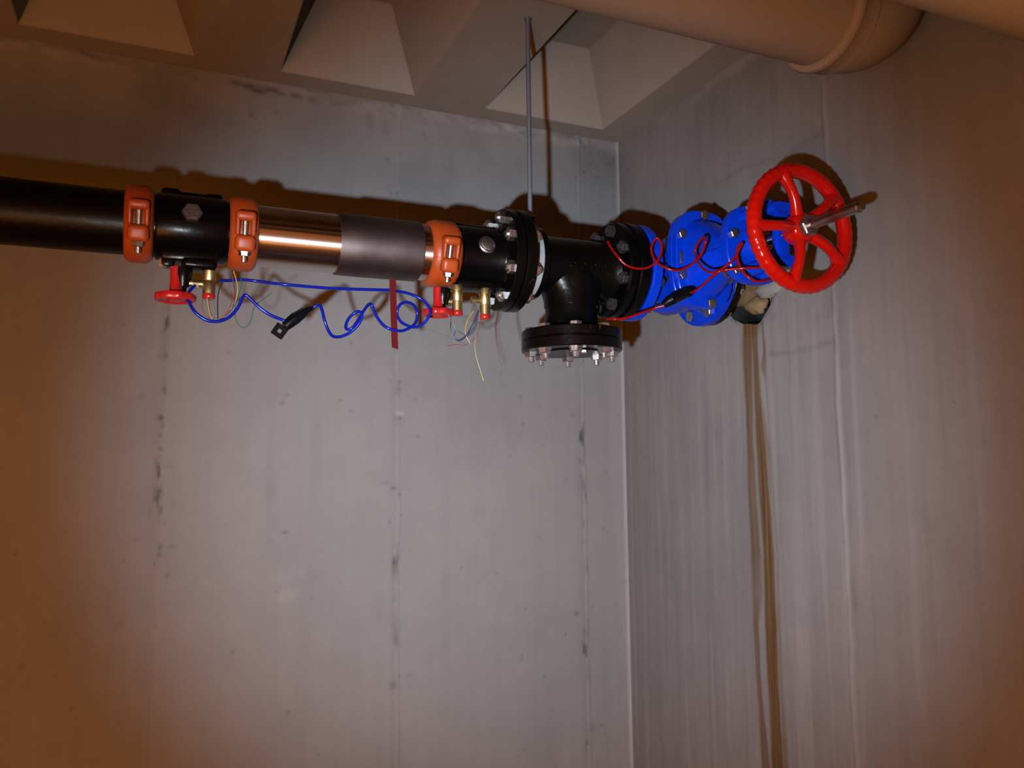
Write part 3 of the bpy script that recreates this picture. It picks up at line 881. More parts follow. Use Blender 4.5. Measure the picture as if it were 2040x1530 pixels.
s1 = sensor(0.0795, 1.530, 1.872, 1.809, 'brass sensor under the left black fitting, hung with thin wires')
s2 = sensor(0.557, 1.530, 1.864, 1.810, 'brass sensor nearer the orange coupling, under the flanged black fitting')
s3 = sensor(0.618, 1.530, 1.862, 1.806, 'brass sensor nearer the bolted flange, under the flanged black fitting')

mb = MB()
mb.cyl((0.597, 1.530, 1.836), (0.608, 1.530, 1.836), 0.0058, 20, 0.001)
mb.lathe([(0, 0), (0, 0.0082), (0.009, 0.0082), (0.009, 0)], (0.588, 1.530, 1.836), AX, 6)
tag(mb.obj('side_port', M['brass'], s3, angle=25), 'brass side port')

# ---- steel pipe: polished at left, dull sleeve at right
root = thing('steel_pipe', P3(0.33), 'polished steel pipe with a dull sleeve round its right half', 'pipe')
mb = MB()
mb.lathe([(0.156, 0.05), (0.156, 0.0575), (0.5045, 0.0575), (0.5045, 0.05), (0.156, 0.05)], P3(0), AX, 72)
mb.obj('pipe_wall', M['polished'], root)
mb = MB()
mb.lathe([(0.313, 0.0573), (0.313, 0.0602), (0.316, 0.0612), (0.36, 0.0616), (0.476, 0.0612), (0.480, 0.0602), (0.480, 0.0573), (0.313, 0.0573)], P3(0), AX, 72)
mb.obj('sleeve', M['dull_steel'], root)

# ---- black fitting with the left flange of the bolted pair
root = thing('flange_adapter', P3(0.61), 'black flanged fitting with a round plug, right of the third orange coupling', 'flange')
mb = MB()
mb.lathe([(0.55, 0.05), (0.55, 0.057), (0.5615, 0.057), (0.563, 0.0625), (0.568, 0.0635), (0.652, 0.0635), (0.658, 0.068), (0.661, 0.072), (0.661, 0.05), (0.55, 0.05)], P3(0), AX, 56)
mb.obj('body', M['black'], root)
mb = MB(); mb.lathe(ring_prof(0.660, 0.681, 0.05, 0.109, 0.002), P3(0), AX, 72)
mb.obj('flange_ring', M['black_cast'], root)
mb = MB()
mb.box((0.606, 1.575, 1.998), (0.094, 0.04, 0.012), bev=0.005)
mb.box((0.575, 1.575, 2.001), (0.02, 0.03, 0.013), bev=0.005)
mb.obj('top_boss', M['black'], root)
mb = MB()
mb.box((0.606, 1.545, 1.868), (0.096, 0.050, 0.018), bev=0.006)
mb.obj('bottom_boss', M['black_cast'], root)
ax = Vector((0, -1, 0.20)).normalized()
mb = MB(); mb.lathe([(-0.01, 0), (-0.01, 0.0185), (0.003, 0.0185), (0.004, 0.0170), (0.005, 0.0158), (0.008, 0.0150), (0.009, 0.013), (0.009, 0)], Vector(P3(0.611)) + ax * 0.0625, ax, 32)
tag(mb.obj('round_plug', M['grey_steel'], root), 'dull steel round plug')
NB = 8
for k in range(NB):
    t = R(22.5) + 2 * PI * k / NB
    bolt(root, (0.660, YP + 0.090 * math.cos(t), ZP + 0.090 * math.sin(t)), AX, 0.047, 0.0155, M['steel'], tail=0.006, head=False)
bleed_valve(0.519, 1.545, 1.858, 1.806, 0.0320, 'small black valve with a red hand wheel behind the brass sensors below the third coupling')

# ---- loose black flange and the pale ring behind it
mb = MB(); mb.lathe(ring_prof(0.6835, 0.7065, 0.06, 0.110, 0.002), P3(0), AX, 72)
tag(mb.obj('counter_flange', M['black_cast'], org=P3(0.695)), 'black rust-flecked flange clamped between the sensor fitting and the pale grey ring', 'flange')
mb = MB(); mb.lathe(ring_prof(0.7075, 0.7355, 0.055, 0.081, 0.0015), P3(0), AX, 64)
tag(mb.obj('spacer_ring', M['ring'], org=P3(0.72)), 'pale grey ring between the black flanges and the black tee', 'ring')

# ---- black cast tee, outlet down
XB = 0.837
root = thing('pipe_tee', (XB, YP, ZP), 'black cast iron pipe tee with its branch pointing down', 'pipe tee')
mb = MB()
mb.lathe([(0.7365, 0.05), (0.7365, 0.072), (0.742, 0.073), (0.748, 0.066), (0.758, 0.0625), (0.905, 0.0625), (0.918, 0.066), (0.930, 0.074), (0.930, 0.05), (0.7365, 0.05)], P3(0), AX, 64)
mb.lathe([(0, 0), (0, 0.062), (0.030, 0.062), (0.045, 0.0625), (0.060, 0.060), (0.075, 0.058), (0.110, 0.0575), (0.128, 0.060), (0.140, 0.066), (0.1475, 0.074), (0.1475, 0)], (XB, YP, ZP), (0, 0, -1), 56)
# fillet between run and branch
secs = []
for k in range(9):
    t = k / 8
    zz = ZP - 0.030 - 0.062 * t
    gx = 0.060 + 0.034 * (1 - t) ** 2.2
    secs.append([Vector((XB + gx * math.cos(2 * PI * j / 48), YP + 0.0595 * math.sin(2 * PI * j / 48), zz)) for j in range(48)])
mb.loft(secs)
# cast marks worn past reading
rnd = random.Random(4)
for k in range(13):
    t = R(180 + 16 - 6 * (k % 3))
    x = 0.800 + 0.0085 * k
    p = Vector((x, YP + 0.0625 * math.cos(t), ZP + 0.0625 * math.sin(t)))
    mb.box(p, (0.004 + 0.002 * (k % 2), 0.0016, 0.006), Matrix.Rotation(-t, 3, 'X').to_3x3(), 0.001, 1)
mb.obj('body', M['black_cast'], root, angle=50)
mb = MB(); mb.lathe(ring_prof(0.9285, 0.953, 0.05, 0.109, 0.004), P3(0), AX, 72)
mb.lathe(ring_prof(0.9545, 0.9840, 0.05, 0.111, 0.003), P3(0), AX, 72)
tag(mb.obj('side_flange', M['black'], root), 'glossy black flange facing the blue valve')
mb = MB(); mb.lathe(ring_prof(-1.7875, -1.7665, 0.05, 0.111, 0.002), (XB, YP, 0), (0, 0, -1), 72)
mb.obj('bottom_flange', M['black_cast'], root)
for k in range(NB):
    t = R(22.5) + 2 * PI * k / NB
    bolt(root, (0.9285, YP + 0.090 * math.cos(t), ZP + 0.090 * math.sin(t)), AX, 0.083, 0.0155, M['dark_bolt'], tail=0.006, head=False)
    # rounded cast pads under the nuts
# ---- blind flange closing the branch
root = thing('blind_flange', (XB, YP, 1.753), 'round black blind flange with steel bolts closing the bottom of the tee', 'flange')
mb = MB(); mb.lathe(disc_prof(0, 0.023, 0.1115, 0.002), (XB, YP, 1.7655), (0, 0, -1), 72)
mb.lathe([(0, 0), (0, 0.064), (0.003, 0.062), (0.003, 0)], (XB, YP, 1.7425), (0, 0, -1), 56)
mb.obj('disc', M['black_cast'], root)
mb = MB(); hexplug(mb, (XB + 0.003, YP - 0.05, 1.7400), (0, 0, -1), 0.0095, 0.007)
mb.obj('plug', M['grey_steel'], root, angle=20)
for k in range(NB):
    t = R(22.5) + 2 * PI * k / NB
    bolt(root, (XB + 0.090 * math.cos(t), YP + 0.090 * math.sin(t), 1.7880), (0, 0, -1), 0.0455, 0.0145, M['steel'], tail=0.011)

# ------------------------------------------------------------------ blue gate valve
XV = 1.100
V0 = Vector((XV, YP, ZP))
valve = thing('gate_valve', V0, 'blue gate valve with a big red hand wheel beside the corner', 'valve')
mb = MB()
mb.lathe([(0.9865, 0.045), (0.9865, 0.080), (0.988, 0.080), (0.988, 0.109), (0.990, 0.111), (1.009, 0.111), (1.011, 0.109), (1.0115, 0.078), (1.018, 0.066), (1.035, 0.060), (1.055, 0.064), (1.075, 0.073), (1.100, 0.076),
          (1.125, 0.073), (1.145, 0.064), (1.165, 0.060), (1.182, 0.066), (1.1885, 0.078), (1.189, 0.109), (1.191, 0.111), (1.210, 0.111), (1.212, 0.109), (1.212, 0.045), (0.9865, 0.045)], (0, YP, ZP), AX, 72)
secs = [superell(XV, ZP, hx, hz, y, 48, 2.3) for y, hx, hz in ((1.60, 0.050, 0.080), (1.575, 0.056, 0.090), (1.53, 0.058, 0.092), (1.50, 0.057, 0.090), (1.468, 0.058, 0.092), (1.454, 0.066, 0.100))]
mb.loft(secs)
mb.obj('body', M['blue'], valve, angle=40)


def oval_plate(mb, y0, y1, cx, cz, hx, hz, e=2.5, ch=0.002):
    mb.loft([superell(cx, cz, hx - ch, hz - ch, y0, 48, e), superell(cx, cz, hx, hz, y0 - ch, 48, e), superell(cx, cz, hx, hz, y1 + ch, 48, e), superell(cx, cz, hx - ch, hz - ch, y1, 48, e)])


ZB = 1.944
mb = MB(); oval_plate(mb, 1.455, 1.438, XV, ZB, 0.076, 0.109, 3.0); oval_plate(mb, 1.4375, 1.420, XV, ZB, 0.076, 0.109, 3.0)
mb.obj('bonnet_flange', M['blue'], valve)
mb = MB()
secs = [superell(XV, ZB, hx, hz, y, 48, e) for y, hx, hz, e in ((1.421, 0.062, 0.092, 2.4), (1.414, 0.058, 0.086, 2.4), (1.398, 0.056, 0.080, 2.3), (1.380, 0.052, 0.068, 2.2), (1.355, 0.046, 0.054, 2.1), (1.330, 0.040, 0.043, 2), (1.300, 0.037, 0.038, 2), (1.285, 0.040, 0.042, 2), (1.277, 0.052, 0.056, 2.2), (1.274, 0.06, 0.064, 2.3))]
mb.loft(secs)
# stiffening ribs on the bonnet
for a in (90, 270, 180, 0):
    dx, dz = math.cos(R(a)), math.sin(R(a))
    mb.box((XV + dx * 0.045, 1.325, ZB + dz * 0.047), (0.010 if dz else 0.036, 0.10, 0.010 if dx else 0.040), bev=0.003)
mb.obj('bonnet', M['blue'], valve, angle=40)
mb = MB()
oval_plate(mb, 1.276, 1.256, XV, ZP, 0.072, 0.080, 2.7)
# raised boss round the gland and two pillars carrying the wheel nut
mb.lathe([(0, 0), (0, 0.040), (0.012, 0.036), (0.020, 0.030), (0.020, 0)], (XV, 1.257, ZP), (0, -1, 0), 36)
for sg in (1, -1):
    secs = []
    for t in (0, 0.15, 0.4, 0.7, 0.9, 1.0):
        y = 1.258 + (1.172 - 1.258) * t
        secs.append(superell(XV, ZP + sg * (0.056 - 0.004 * t), 0.040 - 0.014 * t, 0.016 - 0.004 * t, y, 20, 3))
    mb.loft(secs)
    mb.box((XV - 0.012, 1.222, ZP + sg * 0.071), (0.008, 0.060, 0.014), Matrix.Rotation(sg * 0.15, 3, 'X').to_3x3(), 0.003)
mb.box((XV - 0.004, 1.180, ZP), (0.032, 0.016, 0.104), bev=0.004)
mb.obj('yoke', M['blue'], valve, angle=40)
mb = MB()
mb.lathe([(0, 0), (0, 0.022), (0.008, 0.022), (0.009, 0.0165), (0.020, 0.0165), (0.021, 0)], (XV, 1.238, ZP), (0, -1, 0), 32)
mb.obj('gland', M['grey_steel'], valve)
mb = MB(); mb.box((1.0385, 1.4195, ZB - 0.002), (0.012, 0.004, 0.030), bev=0.0015)
tag(mb.obj('rating_plate', M['grey_steel'], valve), 'worn grey rating plate')
# bolts of the bonnet, yoke and right-hand pipe flange
for dx, dz in ((0, 0.099), (-0.060, 0.050), (-0.062, -0.040), (0.060, 0.050), (0.062, -0.040), (0.012, -0.099), (-0.028, 0.096 - 0.0)):
    if (dx, dz) == (-0.028, 0.096): continue
    bolt(valve, (XV + dx, 1.4200, ZB + dz), (0, 1, 0), 0.035, 0.0125, M['grey_steel'], tail=0.004)
for dx, dz in ((-0.016, 0.0715), (-0.055, 0.018), (-0.052, -0.055), (0.060, 0.014), (0.044, 0.055), (0.045, -0.052)):
    bolt(valve, (XV + dx, 1.2560, ZP + dz), (0, 1, 0), 0.021, 0.0115, M['grey_steel'], tail=0.004)
for k in range(NB):
    t = R(22.5) + 2 * PI * k / NB
    bolt(valve, (1.1890, YP + 0.090 * math.cos(t), ZP + 0.090 * math.sin(t)), AX, 0.043, 0.0150, M['steel'], tail=0.006)
# stem
YH = 1.131
mb = MB()
prof = [(0, 0)]
L = 1.30 - 0.985
prof += [(0, 0.0098)]
for k in range(90):
    d = 0.012 + k * 0.0030
    prof += [(d, 0.01012), (d + 0.0015, 0.01005)]
prof += [(L - 0.008, 0.0100), (L - 0.006, 0.0075), (L, 0.0072), (L, 0)]
mb.lathe(prof, (XV, 1.30, ZP), (0, -1, 0), 24)
mb.obj('stem', M['stem'], valve)
# hand wheel : five curved spokes, scalloped rim, dished hub
RW, RT = 0.1110, 0.0142
XH, ZH = 1.112, 1.938
wheel_c = Vector((XH, YH, ZH))
hub_c = Vector((XV, YH + 0.004, ZP))
mb = MB()
nu, nv = 192, 14
vv, ff = [], []
for i in range(nu):
    t = 2 * PI * i / nu
    sc = 0.0009 * math.cos(44 * t)
    for j in range(nv):
        p = 2 * PI * j / nv
        rt = RT + sc * max(0, math.cos(p)) ** 1 
        rad = RW + rt * math.cos(p)
        vv.append((XV + rad * math.cos(t), YH - rt * 1.0 * math.sin(p), ZP + rad * math.sin(t)))
for i in range(nu):
    for j in range(nv):
        i2, j2 = (i + 1) % nu, (j + 1) % nv
        ff.append((i * nv + j, i2 * nv + j, i2 * nv + j2, i * nv + j2))
mb.add(vv, ff)
hw = bpy.data.objects.new('handwheel', None)
COL.objects.link(hw); hw.parent = valve; hw.location = Vector((XV, YH, ZP)) - V0
mb.obj('rim', M['red'], hw, angle=60)
mb = MB()
mb.lathe([(-0.022, 0.012), (-0.022, 0.026), (-0.010, 0.030), (0.006, 0.030), (0.014, 0.025), (0.016, 0.020), (0.016, 0.012), (-0.022, 0.012)], (XV, YH, ZP), (0, -1, 0), 36)
mb.obj('hub', M['red'], hw)
for k in range(5):
    t = R(112 + 72 * k)
    pts, rad = [], []
    for s in np.linspace(0, 1, 12):
        r_ = 0.020 + (RW - 0.022) * s
        bow = 0.010 * math.sin(PI * s) 
        pts.append((XV + r_ * math.cos(t), YH - bow, ZP + r_ * math.sin(t)))
        rad.append(0.0132 - 0.0035 * math.sin(PI * s) + (0.002 if s > 0.9 else 0))
    mb = MB(); mb.tube(pts, rad, 12)
    mb.obj('spoke', M['red'], hw, angle=60)
mb = MB(); mb.lathe([(0, 0.009), (0, 0.0215), (0.010, 0.0215), (0.012, 0.019), (0.012, 0.009), (0, 0.009)], (XV, YH - 0.016, ZP), (0, -1, 0), 6)
tag(mb.obj('wheel_nut', M['grey_steel'], hw, angle=20), 'grey steel hexagonal wheel nut')

# ---- rusty pipe stub from the valve into the wall
root = thing('wall_pipe', P3(1.26), 'rusty pipe stub joining the blue valve to the opening in the right wall', 'pipe')
mb = MB(); mb.lathe(ring_prof(1.2135, 1.232, 0.045, 0.108, 0.002), P3(0), AX, 64)
mb.obj('flange_ring', M['black_cast'], root)
mb = MB(); mb.lathe([(1.2305, 0.045), (1.2305, 0.0565), (1.375, 0.0565), (1.375, 0.045), (1.2305, 0.045)], P3(0), AX, 48)
mb.obj('pipe_wall', M['rusty'], root)

# ------------------------------------------------------------------ hanger rod
root = thing('threaded_rod', (0.7395, 1.56, ZC), 'thin threaded steel rod hanging from the wide ceiling rib to the black flange', 'rod')
mb = MB()
prof = [(0, 0), (0, 0.0052)]
for k in range(160):
    d = 0.001 + k * 0.0029
    prof += [(d, 0.0056), (d + 0.00145, 0.0050)]
prof += [(0.466, 0.0052), (0.466, 0)]
mb.lathe(prof, (0.7395, 1.56, ZC + 0.002), (0, 0, -1), 12)
mb.obj('rod', M['rod'], root, angle=60)
mb = MB(); mb.lathe([(0, 0), (0, 0.0085), (0.007, 0.0085), (0.007, 0)], (0.7395, 1.56, ZC), (0, 0, -1), 6)
mb.obj('anchor_nut', M['rod'], root, angle=20)
mb = MB(); mb.lathe([(0, 0), (0, 0.0085), (0.007, 0.0085), (0.007, 0)], (0.7395, 1.56, 2.0445), (0, 0, -1), 6)
mb.obj('clevis_nut', M['rod'], root, angle=20)
mb = MB(); mb.lathe(ring_prof(0.7364, 0.7500, 0.0742, 0.0785, 0.001), P3(0), AX, 56)
mb.box((0.7418, 1.56, ZP + 0.0905), (0.0106, 0.020, 0.026), bev=0.002)
mb.obj('hanger_band', M['black_cast'], root)

# ------------------------------------------------------------------ cables and wires
root = thing('blue_cable', (0.2516, 1.495, 1.791), 'coiled blue cable with a black connector hanging under the steel pipe', 'cable')
pts = [(0.0965, 1.525, 1.8356), (0.1123, 1.5297, 1.837), (0.1342, 1.5308, 1.841), (0.1694, 1.5276, 1.8394), (0.2022, 1.5023, 1.8321), (0.2749, 1.4991, 1.8306), (0.332, 1.5004, 1.8325), (0.4068, 1.5051, 1.8373), (0.4232, 1.5098, 1.8375), (0.449, 1.5108, 1.8347), (0.4717, 1.5075, 1.8257), (0.4836, 1.5023, 1.8134), (0.4888, 1.4991, 1.8001), (0.4851, 1.5004, 1.787), (0.4762, 1.5052, 1.7751), (0.4601, 1.5098, 1.7679), (0.442, 1.5108, 1.772), (0.4288, 1.5074, 1.7796), (0.4222, 1.5022, 1.7932), (0.4273, 1.4991, 1.8088), (0.4419, 1.5005, 1.8151), (0.4577, 1.5053, 1.8101), (0.4653, 1.5099, 1.7964), (0.4635, 1.5108, 1.7803), (0.4532, 1.5073, 1.7681), (0.4334, 1.5021, 1.7582), (0.4185, 1.4991, 1.7578), (0.4039, 1.5006, 1.7611), (0.3922, 1.5054, 1.7711), (0.3824, 1.5099, 1.787), (0.3736, 1.5107, 1.8072), (0.3658, 1.5072, 1.805), (0.3559, 1.502, 1.7917), (0.3447, 1.4991, 1.7729), (0.3346, 1.5006, 1.7581), (0.3252, 1.5055, 1.7554), (0.3242, 1.51, 1.7638), (0.33, 1.5107, 1.7778), (0.3406, 1.5071, 1.7886), (0.3481, 1.5019, 1.7901), (0.3523, 1.499, 1.7841), (0.3499, 1.5007, 1.7716), (0.3406, 1.5056, 1.7582), (0.3282, 1.5101, 1.7476), (0.3121, 1.5107, 1.741), (0.2981, 1.507, 1.7416), (0.2885, 1.5018, 1.7527), (0.2812, 1.499, 1.7709), (0.2767, 1.5008, 1.7899), (0.2719, 1.5057, 1.7991), (0.2634, 1.5101, 1.7945), (0.2562, 1.5106, 1.7903)]
mb = MB(); mb.tube(spline(pts, 6), 0.0030, 10)
mb.obj('cord', M['blue_cable'], root)
pts = [(0.2166, 1.5, 1.7576), (0.2103, 1.5, 1.7619), (0.2048, 1.5, 1.7653), (0.1905, 1.5, 1.77), (0.1771, 1.5, 1.7765), (0.1629, 1.5, 1.7866), (0.1513, 1.5, 1.7978), (0.1407, 1.5, 1.8063), (0.1365, 1.5, 1.8041), (0.1324, 1.5, 1.7937), (0.125, 1.5, 1.7785), (0.1117, 1.5, 1.7631), (0.0958, 1.5, 1.7557), (0.079, 1.5, 1.7556), (0.0639, 1.5, 1.7627), (0.0529, 1.5, 1.7736), (0.0454, 1.505, 1.7884), (0.0429, 1.51, 1.7936), (0.0445, 1.515, 1.8038), (0.0485, 1.52, 1.8133), (0.0552, 1.525, 1.8221), (0.0603, 1.53, 1.8282)]
mb = MB(); mb.tube(spline(pts, 6), 0.0030, 10)
mb.obj('cord', M['blue_cable'], root)
pts = [(0.2589, 1.5, 1.7905), (0.248, 1.5, 1.785), (0.2353, 1.5, 1.7747), (0.2228, 1.5, 1.7645), (0.2104, 1.5, 1.7526)]
sp = spline(pts, 5)
mb = MB(); nn = len(sp); mb.tube(sp, [float(np.interp(i / (nn - 1), [0, 0.12, 0.4, 0.65, 0.85, 1], [0.0036, 0.0055, 0.0095, 0.0112, 0.0105, 0.0085])) for i in range(nn)], 14)
mb.obj('connector', M['plug'], root, angle=50)
c0 = Vector((0.1994, 1.49, 1.7425))
rotc = Matrix.Rotation(R(23.9), 3, 'Z') .inverted() @ Matrix.Rotation(R(35), 3, 'Y')
mb = MB()
for bx, bz, sx, sz in ((0, 0.0075, 0.023, 0.008), (0, -0.0075, 0.023, 0.008), (-0.0080, 0, 0.007, 0.010), (0.0080, 0, 0.007, 0.010)):
    mb.box(c0 + rotc @ Vector((bx, 0, bz)), (sx, 0.008, sz), rotc, 0.001, 1)
mb.tube(spline([c0 + rotc @ Vector((0.009, 0, 0.004)), (0.2097, 1.495, 1.7517), (0.215, 1.495, 1.7558)], 4), 0.0016, 8)
mb.obj('dust_cap', M['plug'], root)
mb = MB(); mb.tube(spline([(0.1978, 1.49, 1.7345), (0.1961, 1.49, 1.728), (0.198, 1.49, 1.7198)], 4), 0.0006, 6)
mb.obj('cap_string', M['w_grey'], root)

root = thing('red_cable', (1.0137, 1.415, 1.8532), 'coiled red cable with a black connector draped over the blue valve', 'cable')
pts = [(0.8818, 1.47, 1.9739), (0.8841, 1.4608, 1.9584), (0.8903, 1.4487, 1.9395), (0.9031, 1.4438, 1.9232), (0.918, 1.4382, 1.9141), (0.9355, 1.4327, 1.9109), (0.9538, 1.4279, 1.9135), (0.9658, 1.4243, 1.9203), (0.9739, 1.4181, 1.9288), (0.9798, 1.4137, 1.9437), (0.9814, 1.4128, 1.9601), (0.9782, 1.4158, 1.9728), (0.9751, 1.4184, 1.9777), (0.9691, 1.423, 1.9728), (0.9638, 1.4256, 1.9595), (0.9643, 1.4254, 1.9451), (0.9696, 1.4215, 1.9292), (0.9774, 1.415, 1.9182), (0.9886, 1.4056, 1.9095), (1.0006, 1.3957, 1.9046), (1.003, 1.3725, 1.9016), (1.0046, 1.3453, 1.9045), (1.0048, 1.3262, 1.9098), (1.0014, 1.3042, 1.9169), (0.9999, 1.2935, 1.9276), (0.9989, 1.2855, 1.938), (1.0006, 1.2923, 1.9496), (1.0037, 1.3102, 1.9469), (1.0059, 1.3262, 1.9375), (1.006, 1.3301, 1.9247), (1.0033, 1.3182, 1.9049), (0.9983, 1.2942, 1.8843), (0.9927, 1.2683, 1.8709), (0.9953, 1.2498, 1.8689), (1.0045, 1.2411, 1.8741), (1.0152, 1.2313, 1.8851), (1.0235, 1.224, 1.8984), (1.0295, 1.2195, 1.9119), (1.0332, 1.2171, 1.9209), (1.0292, 1.2201, 1.9185), (1.0254, 1.2226, 1.9066), (1.0245, 1.2228, 1.8936), (1.0265, 1.2206, 1.8784), (1.0314, 1.2164, 1.864), (1.0405, 1.209, 1.8502), (1.0564, 1.204, 1.844), (1.0802, 1.202, 1.8483), (1.1012, 1.2002, 1.8572)]
mb = MB(); mb.tube(spline(pts, 6), 0.0026, 10)
mb.tube(spline([(1.0958, 1.1894, 1.8734), (1.0783, 1.1932, 1.8719), (1.0585, 1.1969, 1.8703), (1.0334, 1.2076, 1.869), (1.0142, 1.2254, 1.8695), (1.0041, 1.2353, 1.869), (0.993, 1.2442, 1.8656), (0.9887, 1.2653, 1.8562), (0.9959, 1.3052, 1.8481), (0.9992, 1.3284, 1.8454), (0.9996, 1.3463, 1.8451)], 6), 0.0026, 10)
mb.obj('cord', M['red_cable'], root)
pts = [(0.9828, 1.4081, 1.8298), (0.9735, 1.4156, 1.8275), (0.9609, 1.4251, 1.8233), (0.9432, 1.4272, 1.817), (0.9257, 1.4294, 1.8106), (0.909, 1.4326, 1.8041), (0.8927, 1.4363, 1.8001), (0.8759, 1.4426, 1.7987), (0.8693, 1.4582, 1.8023)]
mb = MB(); mb.tube(spline(pts, 6), 0.0026, 10)
mb.obj('cord', M['red_cable'], root)
pts = [(0.9966, 1.3407, 1.8451), (0.9968, 1.3668, 1.846), (0.9965, 1.3896, 1.8444), (0.9863, 1.3992, 1.8375), (0.977, 1.4066, 1.8297)]
sp = spline(pts, 5); nn = len(sp)
mb = MB(); mb.tube(sp, [0.0040 + 0.0085 * math.sin(PI * (0.12 + 0.8 * i / (nn - 1))) ** 0.6 for i in range(nn)], 14)
mb.obj('connector', M['plug'], root, angle=50)

# red strap: twisted flat band from the pipe
sp = [Vector(p) for p in [(0.4123, 1.5, 1.8586), (0.4134, 1.5, 1.8348), (0.4145, 1.5, 1.8051), (0.4156, 1.5, 1.7755), (0.4168, 1.5, 1.7461), (0.4178, 1.5, 1.7245)]]
mb = MB()
secs = []
for i, p in enumerate(sp):
    t = i / (len(sp) - 1)
    a = R(-24 + 14 * t)
    d1 = Vector((math.cos(a), math.sin(a), 0)) * 0.0062
    d2 = Vector((-math.sin(a), math.cos(a), 0)) * 0.0009
    dz = Vector((0, 0, -0.004 if t == 1 else 0))
    secs.append([p - d1 - d2, p + d1 - d2 + dz, p + d1 + d2 + dz, p - d1 + d2])
mb.loft(secs)
tag(mb.obj('strap', M['strap'], org=sp[0], smooth=False), 'dull red flat strap hanging straight down below the sleeved steel pipe', 'strap')

wire(s1, [(0.0686, 1.52, 1.7999), (0.0678, 1.52, 1.7855), (0.0718, 1.52, 1.7715), (0.0819, 1.52, 1.7632)], 0.0007, M['w_red'], 'thin red wire')
wire(s1, [(0.076, 1.52, 1.8004), (0.0789, 1.52, 1.7827), (0.0826, 1.52, 1.7686), (0.0886, 1.52, 1.7618)], 0.0009, M['w_yellow'], 'thin yellow wire')
wire(s1, [(0.0785, 1.52, 1.8006), (0.0806, 1.52, 1.7828), (0.0842, 1.52, 1.7705), (0.0902, 1.52, 1.7637)], 0.0007, M['w_purple'], 'thin purple wire')
wire(s1, [(0.0843, 1.52, 1.8011), (0.088, 1.52, 1.7869), (0.0924, 1.52, 1.7746), (0.096, 1.52, 1.7641)], 0.0008, M['w_grey'], 'thin grey wire')
wire(s1, [(0.1052, 1.52, 1.8362), (0.0996, 1.52, 1.8266), (0.0954, 1.52, 1.8127), (0.0941, 1.52, 1.7964), (0.0945, 1.52, 1.7784), (0.0955, 1.52, 1.7632)], 0.0011, M['w_black'], 'thin black wire')
wire(s1, [(0.1201, 1.52, 1.853), (0.1247, 1.52, 1.8387), (0.1276, 1.52, 1.8225), (0.1266, 1.52, 1.806), (0.1215, 1.52, 1.7893), (0.1117, 1.52, 1.7741), (0.1002, 1.52, 1.7635)], 0.001, M['w_yellow'], 'yellow-green wire')
wire(s1, [(0.1159, 1.52, 1.8526), (0.1196, 1.52, 1.8365), (0.1229, 1.52, 1.8185), (0.1238, 1.52, 1.8003), (0.1199, 1.52, 1.7855), (0.1101, 1.52, 1.7722), (0.1019, 1.52, 1.7636)], 0.0012, M['w_purple'], 'thin purple wire')
wire(s1, [(0.1225, 1.52, 1.8203), (0.1196, 1.52, 1.8018), (0.1148, 1.52, 1.7852), (0.1067, 1.52, 1.772), (0.0985, 1.52, 1.7634)], 0.0009, M['w_red'], 'thin red wire')
wire(s1, [(0.1321, 1.52, 1.8522), (0.1342, 1.52, 1.8358), (0.1328, 1.52, 1.8193), (0.128, 1.52, 1.8025), (0.1242, 1.52, 1.7858), (0.1254, 1.52, 1.7678), (0.1308, 1.52, 1.7554), (0.1394, 1.52, 1.7501), (0.1479, 1.52, 1.7555), (0.1536, 1.52, 1.7696), (0.1559, 1.52, 1.7844), (0.1626, 1.52, 1.7958), (0.1729, 1.52, 1.8049), (0.1832, 1.52, 1.8139), (0.1867, 1.52, 1.817)], 0.0009, M['w_green'], 'long green wire')
wire(s3, [(0.5209, 1.53, 1.8175), (0.5348, 1.53, 1.805), (0.5429, 1.53, 1.7909), (0.5424, 1.53, 1.7738), (0.5474, 1.53, 1.7594), (0.5576, 1.53, 1.7502), (0.5731, 1.53, 1.7584), (0.5861, 1.53, 1.7763), (0.5967, 1.53, 1.7967), (0.6034, 1.53, 1.8145)], 0.001, M['w_black'], 'thin black wire')
wire(s3, [(0.545, 1.53, 1.791), (0.5526, 1.53, 1.7744), (0.5654, 1.53, 1.7653), (0.5809, 1.53, 1.7613), (0.5939, 1.53, 1.7718), (0.6006, 1.53, 1.7895), (0.6047, 1.53, 1.8121)], 0.001, M['w_green'], 'thin green wire')
wire(s3, [(0.5526, 1.53, 1.7695), (0.55, 1.53, 1.7559), (0.5602, 1.53, 1.7484), (0.5757, 1.53, 1.7585), (0.5913, 1.53, 1.7742), (0.5999, 1.53, 1.7969), (0.6052, 1.53, 1.8146)], 0.001, M['w_blue'], 'thin dark blue wire')
wire(s3, [(0.4883, 1.53, 1.7701), (0.5095, 1.53, 1.7646), (0.5322, 1.53, 1.7586), (0.5499, 1.53, 1.7511), (0.5679, 1.53, 1.7447), (0.5808, 1.53, 1.7436), (0.5912, 1.53, 1.752), (0.5991, 1.53, 1.7672), (0.6032, 1.53, 1.7922), (0.606, 1.53, 1.8147)], 0.0009, M['w_grey'], 'long grey wire')
wire(s3, [(0.5334, 1.53, 1.7369), (0.5524, 1.53, 1.7407), (0.573, 1.53, 1.7408), (0.5886, 1.53, 1.7482), (0.5991, 1.53, 1.7598), (0.6058, 1.53, 1.7775), (0.6078, 1.53, 1.8024)], 0.0008, M['w_red'], 'thin pinkish wire')
wire(s3, [(0.5929, 1.53, 1.8126), (0.5811, 1.53, 1.7957), (0.5745, 1.53, 1.7756), (0.5762, 1.53, 1.7598), (0.5854, 1.53, 1.7438)], 0.0008, M['w_yellow'], 'thin yellow wire')
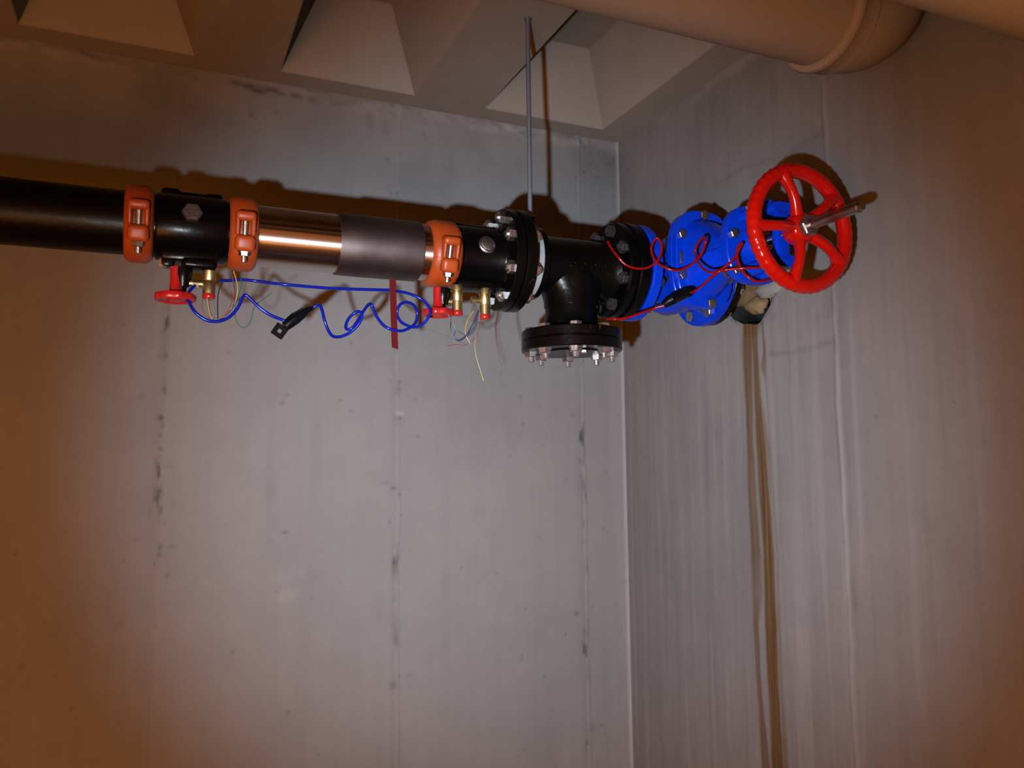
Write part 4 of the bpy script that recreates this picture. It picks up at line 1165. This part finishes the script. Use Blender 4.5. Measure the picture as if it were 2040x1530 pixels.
wire(s3, [(0.6068, 1.53, 1.8098), (0.6024, 1.53, 1.7847), (0.5978, 1.53, 1.7597), (0.595, 1.53, 1.7399), (0.5988, 1.53, 1.7155), (0.6065, 1.53, 1.6913), (0.6136, 1.53, 1.6683)], 0.0006, M['w_yellow'], 'long yellow wire hanging lowest')
wire(s3, [(0.5782, 1.53, 1.7562), (0.5856, 1.53, 1.7751), (0.5954, 1.53, 1.7966), (0.6016, 1.53, 1.8144)], 0.0009, M['w_purple'], 'thin purple wire')
pts = [(0.6486, 1.53, 1.8176), (0.643, 1.53, 1.7921), (0.6423, 1.53, 1.7696), (0.6453, 1.53, 1.7449), (0.6504, 1.53, 1.7227), (0.6569, 1.53, 1.7019), (0.6613, 1.53, 1.6871)]
mb = MB(); mb.tube(spline(pts, 5), 0.0014, 8)
tag(mb.obj('brown_wire', M['w_brown'], org=pts[0]), 'single thin brown wire hanging beside the lower edge of the black flange', 'wire')

# ------------------------------------------------------------------ painted pipes under the ceiling
root = thing('waste_pipe', (0.6, 1.0, 2.274), 'thick beige painted pipe under the ceiling with a socket and elbow going up', 'pipe')
ax_z, rp = 2.274, 0.085
mb = MB(); mb.lathe([(XL + 0.1, 0), (XL + 0.1, rp), (1.075, rp), (1.075, 0)], (0, 1.0, ax_z), AX, 64)
mb.obj('pipe_run', M['pipe_beige'], root)
mb = MB(); mb.lathe([(1.035, 0.08), (1.035, rp + 0.004), (1.038, rp + 0.0105), (1.044, rp + 0.0125), (1.050, rp + 0.0105), (1.055, rp + 0.008), (1.082, rp + 0.008), (1.085, rp + 0.003), (1.085, 0.08), (1.035, 0.08)], (0, 1.0, ax_z), AX, 64)
mb.obj('socket', M['pipe_beige'], root)
mb = MB()
xe, rb = 1.080, 0.092
pts = [(xe, 1.0, ax_z)]
for k in range(13):
    t = PI / 2 * k / 12
    pts.append((xe + 0.004 + rb * math.sin(t), 1.0, ax_z + rb * (1 - math.cos(t))))
pts.append((xe + 0.004 + rb, 1.0, ZC + 0.03))
mb.tube(pts, rp + 0.003, 48)
mb.obj('elbow', M['pipe_beige'], root)

mb = MB(); mb.lathe([(XL + 0.1, 0), (XL + 0.1, 0.075), (XW + 0.05, 0.075), (XW + 0.05, 0)], (0, 0.70, 2.187), AX, 64)
tag(mb.obj('overhead_pipe', M['pipe_beige_lit'], org=(0.6, 0.70, 2.187)), 'beige painted pipe crossing the top right corner nearest the viewer', 'pipe')
